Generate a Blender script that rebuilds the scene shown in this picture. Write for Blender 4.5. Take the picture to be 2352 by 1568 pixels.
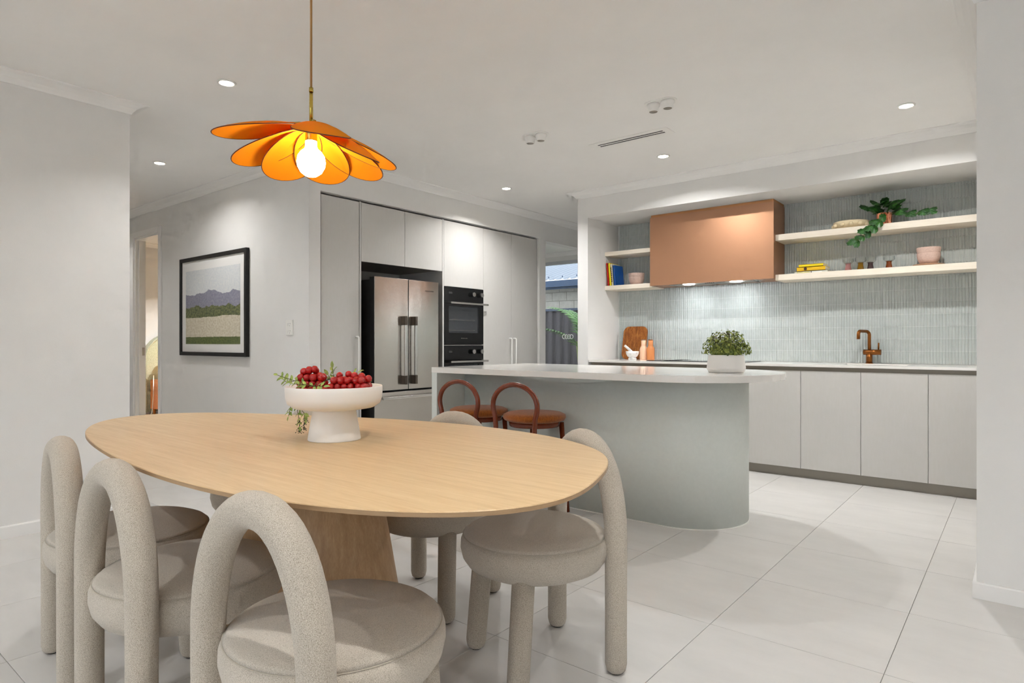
import bpy, bmesh, math, random
from mathutils import Vector, Matrix
random.seed(7)
R = math.radians
SC = bpy.context.scene
COL = SC.collection
for _o in list(bpy.data.objects): bpy.data.objects.remove(_o)

# ------------------------------------------------------------------ camera
CAM_H = 1.075
cd = bpy.data.cameras.new('camera'); cam = bpy.data.objects.new('camera', cd); COL.objects.link(cam)
cam.location = (0, 0, CAM_H); cam.rotation_euler = (R(90), 0, R(39.0))
cd.sensor_fit = 'HORIZONTAL'; cd.sensor_width = 36.0; cd.lens = 36.0 * 1443 / 2352
cd.shift_y = 3.0 / 2352; cd.clip_start = 0.02; cd.clip_end = 200
SC.camera = cam
# ------------------------------------------------------------------ sky, exposure
w = bpy.data.worlds.new('overcast_sky'); SC.world = w; w.use_nodes = True
bg = w.node_tree.nodes['Background']; bg.inputs[0].default_value = (0.86, 0.93, 1.0, 1); bg.inputs[1].default_value = 2.1
SC.view_settings.view_transform = 'Standard'; SC.view_settings.look = 'None'
SC.view_settings.gamma = 1.0; SC.view_settings.use_curve_mapping = False
SC.view_settings.exposure = 0.36
KITCHEN_W = 13.5
DOWN_W = 9.5          # watts of one ceiling downlight
SC.cycles.max_bounces = 8; SC.cycles.diffuse_bounces = 5; SC.cycles.glossy_bounces = 3
SC.cycles.transmission_bounces = 4; SC.cycles.transparent_max_bounces = 12
SC.cycles.sample_clamp_indirect = 6.0; SC.cycles.caustics_reflective = False; SC.cycles.caustics_refractive = False
SC.cycles.use_denoising = True; SC.cycles.use_adaptive_sampling = True; SC.cycles.adaptive_threshold = 0.17; SC.cycles.adaptive_min_samples = 12; SC.cycles.use_light_tree = False

# ------------------------------------------------------------------ helpers: materials
def lin(c):
    if isinstance(c, str):
        c = [int(c[i:i+2], 16) for i in (0, 2, 4)]
    return tuple(((x/255)/12.92 if x/255 <= .04045 else ((x/255+.055)/1.055)**2.4) for x in c) + (1,)
class NT:
    def __init__(s, m): s.t = m.node_tree; s.n = s.t.nodes; s.l = s.t.links; s.b = s.n['Principled BSDF']; s.out = s.n['Material Output']
    def new(s, k, **kw):
        x = s.n.new(k)
        for a, v in kw.items():
            if a in ('operation', 'blend_type', 'data_type', 'feature', 'wave_type', 'bands_direction', 'noise_dimensions', 'distance'): setattr(x, a, v)
            else: x.inputs[a.replace('_', ' ')].default_value = v
        return x
    def link(s, a, b): s.l.new(a, b)
def mat(name, col, rough=.5, metal=0.0, spec=.5, **kw):
    m = bpy.data.materials.new(name); m.use_nodes = True; t = NT(m); b = t.b
    b.inputs['Base Color'].default_value = lin(col); b.inputs['Roughness'].default_value = rough
    b.inputs['Metallic'].default_value = metal; b.inputs['Specular IOR Level'].default_value = spec
    for k, v in kw.items(): b.inputs[k.replace('_', ' ')].default_value = v
    return m
def coords(t, scale=(1, 1, 1), kind='Object', rot=(0, 0, 0)):
    tc = t.new('ShaderNodeTexCoord'); mp = t.new('ShaderNodeMapping')
    mp.inputs['Scale'].default_value = scale; mp.inputs['Rotation'].default_value = rot
    t.link(tc.outputs[kind], mp.inputs['Vector']); return mp.outputs[0]
def ramp(t, fac, stops, mode='LINEAR'):
    r = t.new('ShaderNodeValToRGB'); cr = r.color_ramp; cr.interpolation = mode
    while len(cr.elements) < len(stops): cr.elements.new(.5)
    for e, (p, c) in zip(cr.elements, stops): e.position = p; e.color = lin(c) if not isinstance(c, tuple) or len(c) != 4 else c
    t.link(fac, r.inputs[0]); return r.outputs[0]
def noise_mat(name, c1, c2, scale=8, rough=.5, stretch=(1, 1, 1), detail=4, bump=0.0, bscale=None, metal=0, spec=.5, lo=.35, hi=.65, kind='Object', **kw):
    m = mat(name, c1, rough, metal, spec, **kw); t = NT(m)
    v = coords(t, stretch, kind); n = t.new('ShaderNodeTexNoise', Scale=scale, Detail=detail, Roughness=.6)
    t.link(v, n.inputs['Vector']); t.link(ramp(t, n.outputs[0], [(lo, c1), (hi, c2)]), t.b.inputs['Base Color'])
    if bump:
        n2 = t.new('ShaderNodeTexNoise', Scale=bscale or scale*4, Detail=3); t.link(v, n2.inputs['Vector'])
        bp = t.new('ShaderNodeBump', Strength=bump, Distance=.01); t.link(n2.outputs[0], bp.inputs['Height']); t.link(bp.outputs[0], t.b.inputs['Normal'])
    return m
def fabric(name, dark, light, scale=260, bump=.5, dist=.004):
    m = mat(name, light, .95, spec=.15); t = NT(m)
    t.b.inputs['Sheen Weight'].default_value = .25; t.b.inputs['Sheen Roughness'].default_value = .6
    v = coords(t, (1, 1, .7))
    n = t.new('ShaderNodeTexNoise', Scale=scale, Detail=3, Roughness=.65); t.link(v, n.inputs['Vector'])
    vo = t.new('ShaderNodeTexVoronoi', Scale=scale*.75); t.link(v, vo.inputs['Vector'])
    mx = t.new('ShaderNodeMath', operation='SUBTRACT'); t.link(n.outputs[0], mx.inputs[0])
    ms = t.new('ShaderNodeMath', operation='MULTIPLY'); t.link(vo.outputs['Distance'], ms.inputs[0]); ms.inputs[1].default_value = .35
    t.link(ms.outputs[0], mx.inputs[1])
    t.link(ramp(t, mx.outputs[0], [(.1, dark), (.5, light)]), t.b.inputs['Base Color'])
    bp = t.new('ShaderNodeBump', Strength=bump, Distance=dist); t.link(mx.outputs[0], bp.inputs['Height']); t.link(bp.outputs[0], t.b.inputs['Normal'])
    return m
def wood(name, c1, c2, c3, stretch=(1.2, 26, 26), rough=.45, scale=2.2, spec=.35):
    m = mat(name, c2, rough, spec=spec); t = NT(m); v = coords(t, stretch)
    n = t.new('ShaderNodeTexNoise', Scale=scale, Detail=6, Roughness=.62, Distortion=.35); t.link(v, n.inputs['Vector'])
    f = t.new('ShaderNodeTexNoise', Scale=scale*7, Detail=3); t.link(v, f.inputs['Vector'])
    mx = t.new('ShaderNodeMix', data_type='FLOAT'); mx.inputs[0].default_value = .35
    t.link(n.outputs[0], mx.inputs[2]); t.link(f.outputs[0], mx.inputs[3])
    t.link(ramp(t, mx.outputs[0], [(.30, c1), (.5, c2), (.68, c3)]), t.b.inputs['Base Color'])
    bp = t.new('ShaderNodeBump', Strength=.08, Distance=.002); t.link(f.outputs[0], bp.inputs['Height']); t.link(bp.outputs[0], t.b.inputs['Normal'])
    return m
def emit(name, col, strength):
    m = mat(name, col, .4); t = NT(m); t.b.inputs['Emission Color'].default_value = lin(col); t.b.inputs['Emission Strength'].default_value = strength; return m

M = {}
M['wall'] = noise_mat('wall_paint', (228, 226, 223), (231, 229, 226), 3, .85, bump=.03, bscale=180, spec=.2)
M['ceil'] = noise_mat('ceiling_paint', (241, 239, 236), (244, 242, 239), 2, .9, spec=.15)
M['trim'] = mat('trim_white_gloss', (236, 234, 231), .35)
M['cornice'] = mat('cornice_white', (240, 238, 235), .8, spec=.2)
M['grout'] = noise_mat('floor_grout', (186, 180, 171), (174, 168, 159), 30, .9)
M['tile'] = noise_mat('floor_porcelain', (212, 209, 205), (204, 201, 197), 2.2, .42, stretch=(1, 2.6, 1), detail=8, spec=.4, kind='Object')
M['cab'] = noise_mat('cabinet_laminate', (203, 200, 196), (201, 198, 193), 60, .5, stretch=(1, 1, .2), spec=.3)
M['kick'] = mat('kick_grey', (150, 143, 133), .5)
M['channel'] = mat('finger_pull_bronze_grey', (128, 120, 108), .4, .3)
M['sage'] = noise_mat('sage_laminate', (219, 223, 218), (216, 220, 215), 40, .5, spec=.3)
M['sage_wall'] = M['sage']
M['stone'] = noise_mat('white_stone', (236, 232, 227), (230, 226, 220), 6, .12, spec=.55, detail=6)
M['splash'] = noise_mat('splashback_glaze', (178, 184, 180), (186, 191, 188), 18, .14, spec=.55)
M['splash_grout'] = mat('splashback_grout', (212, 214, 210), .9)
M['shelf'] = wood('limed_oak_shelf', (232, 219, 199), (238, 227, 210), (242, 233, 218), (2, 30, 30), .5)
M['copper'] = mat('rose_copper', (196, 148, 116), .4, .85)
M['copper_dark'] = mat('rose_copper_lip', (205, 150, 104), .45, .85)
M['steel'] = mat('brushed_steel', (198, 193, 187), .2, 1.0, Anisotropic=.9)
_t = NT(M['steel']); _v = coords(_t, (1, 1, .01)); _n = _t.new('ShaderNodeTexNoise', Scale=220, Detail=2); _t.link(_v, _n.inputs['Vector'])
_tg = _t.new('ShaderNodeCombineXYZ'); _tg.inputs[2].default_value = 1.0; _t.link(_tg.outputs[0], _t.b.inputs['Tangent'])
_b = _t.new('ShaderNodeBump', Strength=.006, Distance=.002); _t.link(_n.outputs[0], _b.inputs['Height'])
_n2 = _t.new('ShaderNodeTexNoise', Scale=1.7, Detail=1); _t.link(coords(_t, (1, 1.6, 1)), _n2.inputs['Vector']); _b2 = _t.new('ShaderNodeBump', Strength=.5, Distance=.012); _t.link(_n2.outputs[0], _b2.inputs['Height']); _t.link(_b.outputs[0], _b2.inputs['Normal']); _t.link(_b2.outputs[0], _t.b.inputs['Normal'])
M['chrome'] = mat('satin_chrome', (205, 202, 198), .22, 1.0)
M['handle_dark'] = mat('handle_bracket', (92, 84, 76), .35, .8)
M['black'] = mat('black_gloss', (10, 10, 11), .12, spec=.5)
M['blackm'] = mat('black_matte', (16, 15, 15), .6)
M['ovglass'] = mat('oven_window_glass', (74, 76, 79), .1)
M['ovglass'].node_tree.nodes['Principled BSDF'].inputs['Alpha'].default_value = .3
M['ovcav'] = mat('oven_cavity', (88, 91, 95), .5)
M['display'] = mat('oven_display', (52, 53, 54), .3)
M['white'] = mat('white_powdercoat', (240, 238, 234), .4)
M['plastic'] = mat('white_plastic', (238, 236, 231), .35)
M['ceramic'] = mat('matte_white_ceramic', (236, 233, 229), .6, spec=.3)
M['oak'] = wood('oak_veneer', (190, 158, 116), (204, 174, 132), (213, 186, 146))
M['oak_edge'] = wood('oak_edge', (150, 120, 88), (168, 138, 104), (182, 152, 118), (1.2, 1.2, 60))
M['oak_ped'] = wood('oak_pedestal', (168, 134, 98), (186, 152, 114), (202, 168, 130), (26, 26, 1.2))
M['boucle'] = fabric('beige_boucle', (154, 141, 123), (216, 206, 191), 820, .6, .003)
M['boucle_seat'] = fabric('beige_woven_seat', (158, 147, 131), (212, 202, 188), 860, .4, .003)
M['seam'] = mat('chair_seam', (184, 174, 159), .95)
M['glide'] = mat('black_glide', (25, 23, 21), .5)
M['stool'] = wood('red_brown_lacquer', (100, 38, 14), (114, 46, 18), (126, 54, 24), (8, 8, 1), .22, spec=.55)
M['velvet'] = fabric('rust_velvet', (132, 68, 16), (166, 92, 26), 110, .25, .004)
M['brass'] = mat('brass', (198, 172, 84), .25, 1.0)
M['cord'] = mat('brown_cord', (168, 128, 78), .7)
def translucent(name, col, col2, w=.55):
    m = mat(name, col, .7, spec=.15); t = NT(m); tr = t.new('ShaderNodeBsdfTranslucent'); tr.inputs[0].default_value = lin(col2)
    mx = t.new('ShaderNodeMixShader'); mx.inputs[0].default_value = w
    t.link(t.b.outputs[0], mx.inputs[1]); t.link(tr.outputs[0], mx.inputs[2]); t.link(mx.outputs[0], t.out.inputs[0]); return m
M['petal'] = translucent('orange_petal_cloth', (240, 158, 26), (236, 118, 8), .33)
M['petal_edge'] = mat('petal_edge', (98, 40, 12), .6)
M['bulb'] = emit('lit_bulb', (255, 226, 178), 34)
M['led'] = emit('lit_led', (255, 250, 240), 22)
M['led_hood'] = emit('lit_hood_led', (246, 250, 255), 60)
M['print'] = None
M['glass'] = mat('window_glass', (250, 252, 252), .02); _t = NT(M['glass'])
_g = _t.new('ShaderNodeBsdfGlossy'); _g.inputs['Roughness'].default_value = .01; _tr = _t.new('ShaderNodeBsdfTransparent'); _lw = _t.new('ShaderNodeLayerWeight', Blend=.5); _pw = _t.new('ShaderNodeMath', operation='POWER'); _t.link(_lw.outputs['Facing'], _pw.inputs[0]); _pw.inputs[1].default_value = 3.0; _fr = _t.new('ShaderNodeMath', operation='MULTIPLY_ADD'); _t.link(_pw.outputs[0], _fr.inputs[0]); _fr.inputs[1].default_value = .45; _fr.inputs[2].default_value = .05
_mx = _t.new('ShaderNodeMixShader'); _t.link(_fr.outputs[0], _mx.inputs[0]); _t.link(_tr.outputs[0], _mx.inputs[1]); _t.link(_g.outputs[0], _mx.inputs[2]); _t.link(_mx.outputs[0], _t.out.inputs[0])
def glassy(name, col, rough=.02, alpha=None):
    m = mat(name, col, rough, Transmission_Weight=1.0, IOR=1.45)
    if alpha is not None: m.node_tree.nodes['Principled BSDF'].inputs['Alpha'].default_value = alpha
    return m
M['clear'] = mat('clear_glass', (250, 252, 252), .02); _t = NT(M['clear'])
_g = _t.new('ShaderNodeBsdfGlossy'); _g.inputs['Roughness'].default_value = .02; _tr = _t.new('ShaderNodeBsdfTransparent'); _tr.inputs[0].default_value = (.96, .97, .97, 1); _lw = _t.new('ShaderNodeLayerWeight', Blend=.5); _pw = _t.new('ShaderNodeMath', operation='POWER'); _t.link(_lw.outputs['Facing'], _pw.inputs[0]); _pw.inputs[1].default_value = 3.0; _fr = _t.new('ShaderNodeMath', operation='MULTIPLY_ADD'); _t.link(_pw.outputs[0], _fr.inputs[0]); _fr.inputs[1].default_value = .75; _fr.inputs[2].default_value = .05
_mx = _t.new('ShaderNodeMixShader'); _t.link(_fr.outputs[0], _mx.inputs[0]); _t.link(_tr.outputs[0], _mx.inputs[1]); _t.link(_g.outputs[0], _mx.inputs[2]); _t.link(_mx.outputs[0], _t.out.inputs[0])
M['marble'] = noise_mat('white_marble', (238, 236, 233), (176, 174, 172), 14, .25, detail=8, lo=.5, hi=.72)
M['leaf_dark'] = noise_mat('dark_leaf', (22, 62, 22), (48, 104, 32), 30, .35, spec=.5)
M['leaf_mid'] = noise_mat('mid_leaf', (112, 134, 58), (172, 186, 96), 60, .5)
M['leaf_round'] = noise_mat('boxwood_leaf', (64, 82, 30), (158, 168, 74), 45, .5, lo=.38, hi=.62)
M['twig'] = mat('twig', (92, 84, 46), .8)
M['berry'] = mat('dark_berry', (52, 58, 28), .5)
M['grape'] = noise_mat('red_grape', (142, 12, 20), (198, 34, 28), 22, .22, spec=.6, Subsurface_Weight=.15)

# ------------------------------------------------------------------ helpers: meshes
class MB:
    def __init__(s): s.v = []; s.f = []; s.sm = []
    def add(s, vs, fs, smooth=False):
        o = len(s.v); s.v += [tuple(p) for p in vs]; s.f += [tuple(i+o for i in f) for f in fs]; s.sm += [smooth]*len(fs); return s
    def box(s, x0, x1, y0, y1, z0, z1, c=0.0):
        if c <= 0:
            v = [(x, y, z) for z in (z0, z1) for y in (y0, y1) for x in (x0, x1)]
            return s.add(v, [(0, 2, 3, 1), (4, 5, 7, 6), (0, 1, 5, 4), (2, 6, 7, 3), (0, 4, 6, 2), (1, 3, 7, 5)])
        bm = bmesh.new(); bmesh.ops.create_cube(bm, size=1)
        for q in bm.verts: q.co = Vector(((x0+x1)/2+q.co.x*(x1-x0), (y0+y1)/2+q.co.y*(y1-y0), (z0+z1)/2+q.co.z*(z1-z0)))
        bmesh.ops.bevel(bm, geom=bm.edges[:], offset=min(c, .45*min(x1-x0, y1-y0, z1-z0)), segments=2, affect='EDGES', profile=.6)
        bm.verts.index_update(); s.add([q.co[:] for q in bm.verts], [[q.index for q in f.verts] for f in bm.faces]); bm.free(); return s
    def lathe(s, prof, c=(0, 0, 0), seg=32, smooth=True, sx=1, sy=1):
        n = len(prof); v = []
        for k in range(seg):
            a = 2*math.pi*k/seg
            for r, z in prof: v.append((c[0]+r*math.cos(a)*sx, c[1]+r*math.sin(a)*sy, c[2]+z))
        f = []
        for k in range(seg):
            k2 = (k+1) % seg
            for i in range(n-1):
                f.append((k*n+i, k2*n+i, k2*n+i+1, k*n+i+1))
        s.add(v, f, smooth)
        if prof[0][0] > 1e-6: s.f.append(tuple(len(s.v)-len(v)+k*n for k in reversed(range(seg)))); s.sm.append(False)
        if prof[-1][0] > 1e-6: s.f.append(tuple(len(s.v)-len(v)+k*n+n-1 for k in range(seg))); s.sm.append(False)
        return s
    def tube(s, pts, r, seg=12, smooth=True, cap=True, ref=None):
        P = [Vector(p) for p in pts]; n = len(P); rr = r if isinstance(r, (list, tuple)) else [r]*n
        up = Vector(ref) if ref else None; v = []; prev = None
        for i in range(n):
            d = (P[min(i+1, n-1)]-P[max(i-1, 0)]).normalized()
            if prev is None:
                a = up or (Vector((0, 0, 1)) if abs(d.z) < .9 else Vector((1, 0, 0))); u = (a-d*a.dot(d)).normalized()
            else: u = (prev-d*prev.dot(d)).normalized()
            prev = u; w_ = d.cross(u)
            for k in range(seg):
                t = 2*math.pi*k/seg; v.append(P[i]+(u*math.cos(t)+w_*math.sin(t))*rr[i])
        f = [(i*seg+k, i*seg+(k+1) % seg, (i+1)*seg+(k+1) % seg, (i+1)*seg+k) for i in range(n-1) for k in range(seg)]
        s.add(v, f, smooth)
        if cap:
            o = len(s.v)-len(v); s.f += [tuple(o+k for k in reversed(range(seg))), tuple(o+(n-1)*seg+k for k in range(seg))]; s.sm += [False, False]
        return s
    def cyl(s, p0, p1, r0, r1=None, seg=20): return s.tube([p0, p1], [r0, r0 if r1 is None else r1], seg)
    def sphere(s, c, r, seg=14, rings=8, sx=1, sy=1, sz=1):
        pr = [(max(r*math.sin(math.pi*i/rings), 0), -r*math.cos(math.pi*i/rings)*sz) for i in range(rings+1)]
        pr[0] = (0, pr[0][1]); pr[-1] = (0, pr[-1][1]); return s.lathe(pr, c, seg, True, sx, sy)
    def rings(s, loops, smooth=False, cap=True):
        n = len(loops[0]); v = [p for L in loops for p in L]
        f = [(i*n+k, i*n+(k+1) % n, (i+1)*n+(k+1) % n, (i+1)*n+k) for i in range(len(loops)-1) for k in range(n)]
        o = len(s.v); s.add(v, f, smooth)
        if cap: s.f += [tuple(o+k for k in reversed(range(n))), tuple(o+(len(loops)-1)*n+k for k in range(n))]; s.sm += [False, False]
        return s
    def build(s, name, m, parent=None, world=True, auto=None):
        me = bpy.data.meshes.new(name); off = OFF.get(parent.name, Vector()) if (parent and world) else Vector()
        me.from_pydata([(x-off.x, y-off.y, z-off.z) for x, y, z in s.v], [], s.f); me.polygons.foreach_set('use_smooth', s.sm)
        me.validate(); me.update()
        o = bpy.data.objects.new(name, me); COL.objects.link(o)
        if m is not None: me.materials.append(M[m] if isinstance(m, str) else m)
        if parent: o.parent = parent; OFF[o.name] = off if world else OFF.get(parent.name, Vector())
        else: OFF[o.name] = Vector()
        return o
OFF = {}
def tag(o, label=None, cat=None, group=None, kind=None):
    for k, v in (('label', label), ('category', cat), ('group', group), ('kind', kind)):
        if v: o[k] = v
    return o
def thing(name, label, cat, loc=(0, 0, 0), rz=0.0, group=None):
    o = bpy.data.objects.new(name, None); COL.objects.link(o); o.location = loc; o.rotation_euler = (0, 0, rz); o.empty_display_size = .05
    OFF[o.name] = Vector(loc); return tag(o, label, cat, group)
def root(name, kind, loc=(0, 0, 0)):
    o = bpy.data.objects.new(name, None); COL.objects.link(o); o.location = loc; OFF[o.name] = Vector(loc); o['kind'] = kind; return o
def struct(mb, name, m): return tag(mb.build(name, m), kind='structure')
def copy_tree(o, parent=None):
    c = o.copy(); COL.objects.link(c); c.parent = parent
    for ch in list(o.children): copy_tree(ch, c)
    return c
def box(*a, **k): return MB().box(*a, **k)
def smooth_by_angle(o): pass
def text_part(body, size, loc, rot, m, parent, name='lettering'):
    cu = bpy.data.curves.new(name, 'FONT'); cu.body = body; cu.size = size; cu.align_x = 'CENTER'; cu.align_y = 'CENTER'; cu.extrude = .0002
    tmp = bpy.data.objects.new('tmp', cu); COL.objects.link(tmp); dg = bpy.context.evaluated_depsgraph_get()
    me = bpy.data.meshes.new_from_object(tmp.evaluated_get(dg)); bpy.data.objects.remove(tmp)
    me.transform(Matrix.Translation(Vector(loc)-OFF[parent.name]) @ rot.to_4x4()); me.materials.clear(); me.materials.append(M[m])
    o = bpy.data.objects.new(name, me); COL.objects.link(o); o.parent = parent; OFF[o.name] = OFF[parent.name]; return o
def area_lamp(name, loc, size, watts, col=(.985, .995, 1.0), parent=None, spread=128, rot=(0, 0, 0)):
    l = bpy.data.lights.new(name, 'AREA'); l.shape = 'DISK'; l.size = size; l.energy = watts; l.color = col; l.spread = R(spread)
    o = bpy.data.objects.new(name, l); COL.objects.link(o); o.location = Vector(loc)-(OFF[parent.name] if parent else Vector()); o.rotation_euler = rot
    if parent: o.parent = parent
    return o
def sweep(prof, path, closed_prof=True):
    """prof: (d,z) d away from wall to the right of travel; path: list of (x,y)"""
    P = [Vector((x, y)) for x, y in path]; loops = []
    for i, p in enumerate(P):
        dirs = []
        if i > 0: dirs.append((p-P[i-1]).normalized())
        if i < len(P)-1: dirs.append((P[i+1]-p).normalized())
        ns = [Vector((d.y, -d.x)) for d in dirs]
        if len(ns) == 2:
            b = ns[0]+ns[1]; off = b/(1+ns[0].dot(ns[1]))
        else: off = ns[0]
        loops.append([(p.x+off.x*d, p.y+off.y*d, z) for d, z in prof])
    return MB().rings(loops)

# ================================================================== THE SETTING
XL, YL = -4.343, 1.553          # left wall face, its end
YP, XC = 2.86, -4.39            # picture wall face, pantry wall face
XN, XNO = -3.328, -3.446        # kitchen niche left face, nib outer face
YB, YW = 5.301, 5.915           # bulkhead face, niche back wall
XR, YR = -0.145, 3.298          # right return
ZC = 2.567                      # ceiling
YS = 8.6                        # scullery window wall
# floor: grout bed with tiles
fl = struct(box(-10.6, 3.2, -3.4, 8.8, -.06, -.004), 'floor', 'grout')
tw, td = .578, .59
tm = MB().box(.001, tw-.001, .001, td-.001, -.02, 0, c=.0008)
t0 = tm.build('tile', 'tile', fl, world=False)
first = True
for i in range(-16, 7):
    for j in range(-12, 9):
        x = -.345+i*tw; y = 3.525+j*td
        if y+td < -3.2 or x > 3.0: continue
        if x+tw < XL-.05 and (y+td < YL-.1 or (y > YP+.1 and y+td < 6.05)): continue
        if x > XR and y > YR+.1: continue
        if y > YW and x > XNO+.1: continue
        near = x+tw > -5.6 and y > -1.2 and y < 6.6
        if not near: continue
        o = t0 if first else t0.copy()
        if not first: COL.objects.link(o)
        first = False; o.location = (x, y, 0)
far = MB()
for (a, b, c, d) in ((-10.5, -5.55, YL, YP), (-5.5, -3.4, 6.5, 8.6), (-5.5, 3.0, -3.2, -1.2)): far.box(a, b, c, d, -.02, -.0015)
tag(far.build('tile_field', 'tile', fl), kind='stuff')
struct(box(-10.6, 3.2, -3.4, 8.8, ZC, ZC+.12), 'ceiling', 'ceil')
struct(box(XL-.12, XL, -3.2, YL, 0, ZC).box(-10.4, XL-.12, YL-.12, YL, 0, ZC), 'wall_left', 'wall')
DX0, DX1, DZ = -7.855, -7.185, 2.262
pw = MB().box(-10.4, DX0, YP, YP+.1, 0, ZC).box(DX1, XC-.72, YP, YP+.1, 0, ZC).box(DX0, DX1, YP, YP+.1, DZ, ZC)
struct(pw, 'wall_hall', 'wall')
pn = MB().box(XC-.72, XC, YP, 2.966, 0, ZC).box(XC-.72, XC, 2.966, 5.932, 2.304, ZC).box(XC-.72, XC, 5.932, 6.055, 0, ZC)
pn.box(XC-.12, XC, 6.055, YS, 2.285, ZC).box(XC-.72, XC-.68, 2.966, 5.932, 0, 2.304)
struct(pn, 'wall_pantry', 'wall')
kn = MB().box(XNO, XN, YB, YS, 0, ZC).box(XN, XR+.1, YW, YW+.1, 0, ZC).box(XN, XR, YB, YW, 2.311, ZC)
kit = struct(kn, 'wall_kitchen', 'wall')
struct(box(XR, 3.0, YR, YR+.12, 0, ZC).box(XR, XR+.12, YR+.12, YW, 0, ZC), 'wall_right', 'wall')
struct(box(2.9, 3.02, -3.2, YR, 0, ZC), 'wall_side', 'wall')
struct(box(-10.5, -10.4, YL, YP, 0, ZC), 'wall_hall_end', 'wall')
# wall behind the viewpoint; its unseen glazed opening is added for fill daylight
GX0, GX1, GZ = -3.2, 2.6, 2.36
struct(MB().box(XL-.12, GX0, -3.3, -3.2, 0, ZC).box(GX1, 3.02, -3.3, -3.2, 0, ZC).box(GX0, GX1, -3.3, -3.2, GZ, ZC), 'wall_back', 'wall')
wf = MB()
for x in [GX0+(GX1-GX0)*k/3 for k in range(4)]: wf.box(x-.03, x+.03, -3.29, -3.22, 0, GZ)
wf.box(GX0, GX1, -3.29, -3.22, GZ-.06, GZ).box(GX0, GX1, -3.29, -3.22, 0, .05)
wb = struct(wf, 'fill_window', 'white')
for k in range(3):
    a = GX0+(GX1-GX0)*k/3+.03; b = GX0+(GX1-GX0)*(k+1)/3-.03
    box(a, b, -3.262, -3.25, .05, GZ-.06).build('pane', 'glass', wb)
pl_ = bpy.data.lights.new('daylight_portal', 'AREA'); pl_.shape = 'RECTANGLE'; pl_.size = GX1-GX0; pl_.size_y = GZ; pl_.cycles.is_portal = True
po = bpy.data.objects.new('daylight_portal', pl_); COL.objects.link(po); po.location = ((GX0+GX1)/2, -3.31, GZ/2); po.rotation_euler = (R(90), 0, 0)
# cornices, skirting
cp = [(0, ZC-.061), (.008, ZC-.061), (.014, ZC-.05), (.03, ZC-.03), (.058, ZC-.014), (.078, ZC-.009), (.085, ZC-.006), (.085, ZC+.005), (0, ZC+.005)]
paths = [[(XL, -3.2), (XL, YL), (-10.4, YL)], [(-10.4, YP), (XC, YP), (XC, YS)], [(XNO, YS), (XNO, YB), (XR, YB), (XR, YR), (2.9, YR)]]
for n, p in enumerate(paths): struct(sweep(cp, p), 'trim_%d' % (n+1), 'cornice')
bp_ = [(0, 0), (.014, 0), (.014, .062), (.011, .068), (0, .068)]
struct(sweep(bp_, [(XL, -3.2), (XL, YL), (-10.4, YL)]), 'baseboard_left', 'trim')
struct(sweep(bp_, [(-10.4, YP), (DX0-.07, YP)]), 'baseboard_hall', 'trim')
struct(sweep(bp_, [(DX1+.07, YP), (XC, YP), (XC, 2.966)]), 'baseboard_pantry', 'trim')
struct(sweep(bp_, [(XR, YB), (XR, YR), (2.9, YR)]), 'baseboard_right', 'trim')
struct(sweep(bp_, [(XNO, YS), (XNO, YB), (XN, YB)]), 'baseboard_kitchen', 'trim')
# door opening to the bedroom
dr = MB()
for y0, y1 in ((YP-.018, YP), (YP+.1, YP+.118)):
    dr.box(DX0-.06, DX0, y0, y1, 0, DZ+.06, c=.003).box(DX1, DX1+.06, y0, y1, 0, DZ+.06, c=.004).box(DX0, DX1, y0, y1, DZ, DZ+.06)
dr.box(DX0, DX0+.02, YP, YP+.1, 0, DZ).box(DX1-.02, DX1, YP, YP+.1, 0, DZ).box(DX0, DX1, YP, YP+.1, DZ-.02, DZ)
dr.box(DX0+.02, DX0+.035, YP+.035, YP+.065, 0, DZ-.02).box(DX1-.035, DX1-.02, YP+.035, YP+.065, 0, DZ-.02)
d1 = struct(dr, 'door_1', 'trim')
sp = box(DX0+.019, DX0+.024, YP+.066, YP+.096, .93, 1.02).build('strike_plate', 'chrome', d1)
# bedroom shell
struct(box(-10.32, -10.2, YP+.1, 6.0, 0, ZC), 'wall_bedroom', 'wall')
struct(box(-10.2, -5.2, 5.9, 6.0, 0, ZC).box(-5.3, -5.2, YP+.1, 5.9, 0, ZC), 'wall_bedroom_far', 'wall')
M['carpet'] = noise_mat('bedroom_floor', (202, 178, 146), (190, 164, 130), 40, .9, bump=.2, bscale=300)
struct(box(-10.2, -5.3, YP+.1, 5.9, -.002, .004), 'floor_bedroom', 'carpet')
struct(sweep(cp, [(-10.2, YP+.1), (-10.2, 5.9)]), 'trim_4', 'cornice')
# scullery shell and window
struct(box(-9.6, -9.5, 6.0, YS, 0, ZC).box(-9.5, XC-.72, 6.0, 6.055, 0, ZC), 'wall_scullery', 'wall')
WX0, WX1, WZ = -7.6, -4.2, 2.43
struct(MB().box(-9.5, WX0, YS, YS+.12, 0, ZC).box(WX1, XNO+.1, YS, YS+.12, 0, ZC).box(WX0, WX1, YS, YS+.12, WZ, ZC), 'wall_scullery_window', 'wall')
struct(sweep(cp, [(-9.5, YS), (XNO, YS)]), 'trim_5', 'cornice')
wm = MB().box(WX0, WX1, YS+.01, YS+.09, WZ-.05, WZ).box(WX0, WX1, YS+.01, YS+.09, 0, .06)
for x in (WX0, WX1-.05, -5.0): wm.box(x, x+.05, YS+.01, YS+.09, 0, WZ)
M['winframe'] = mat('window_frame_grey', (196, 198, 202), .4)
w1 = struct(wm, 'window_1', 'winframe')
box(WX0+.05, -5.0, YS+.045, YS+.053, .06, WZ-.05).build('pane', 'glass', w1)
box(-4.95, WX1-.05, YS+.045, YS+.053, .06, WZ-.05).build('pane', 'glass', w1)

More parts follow.
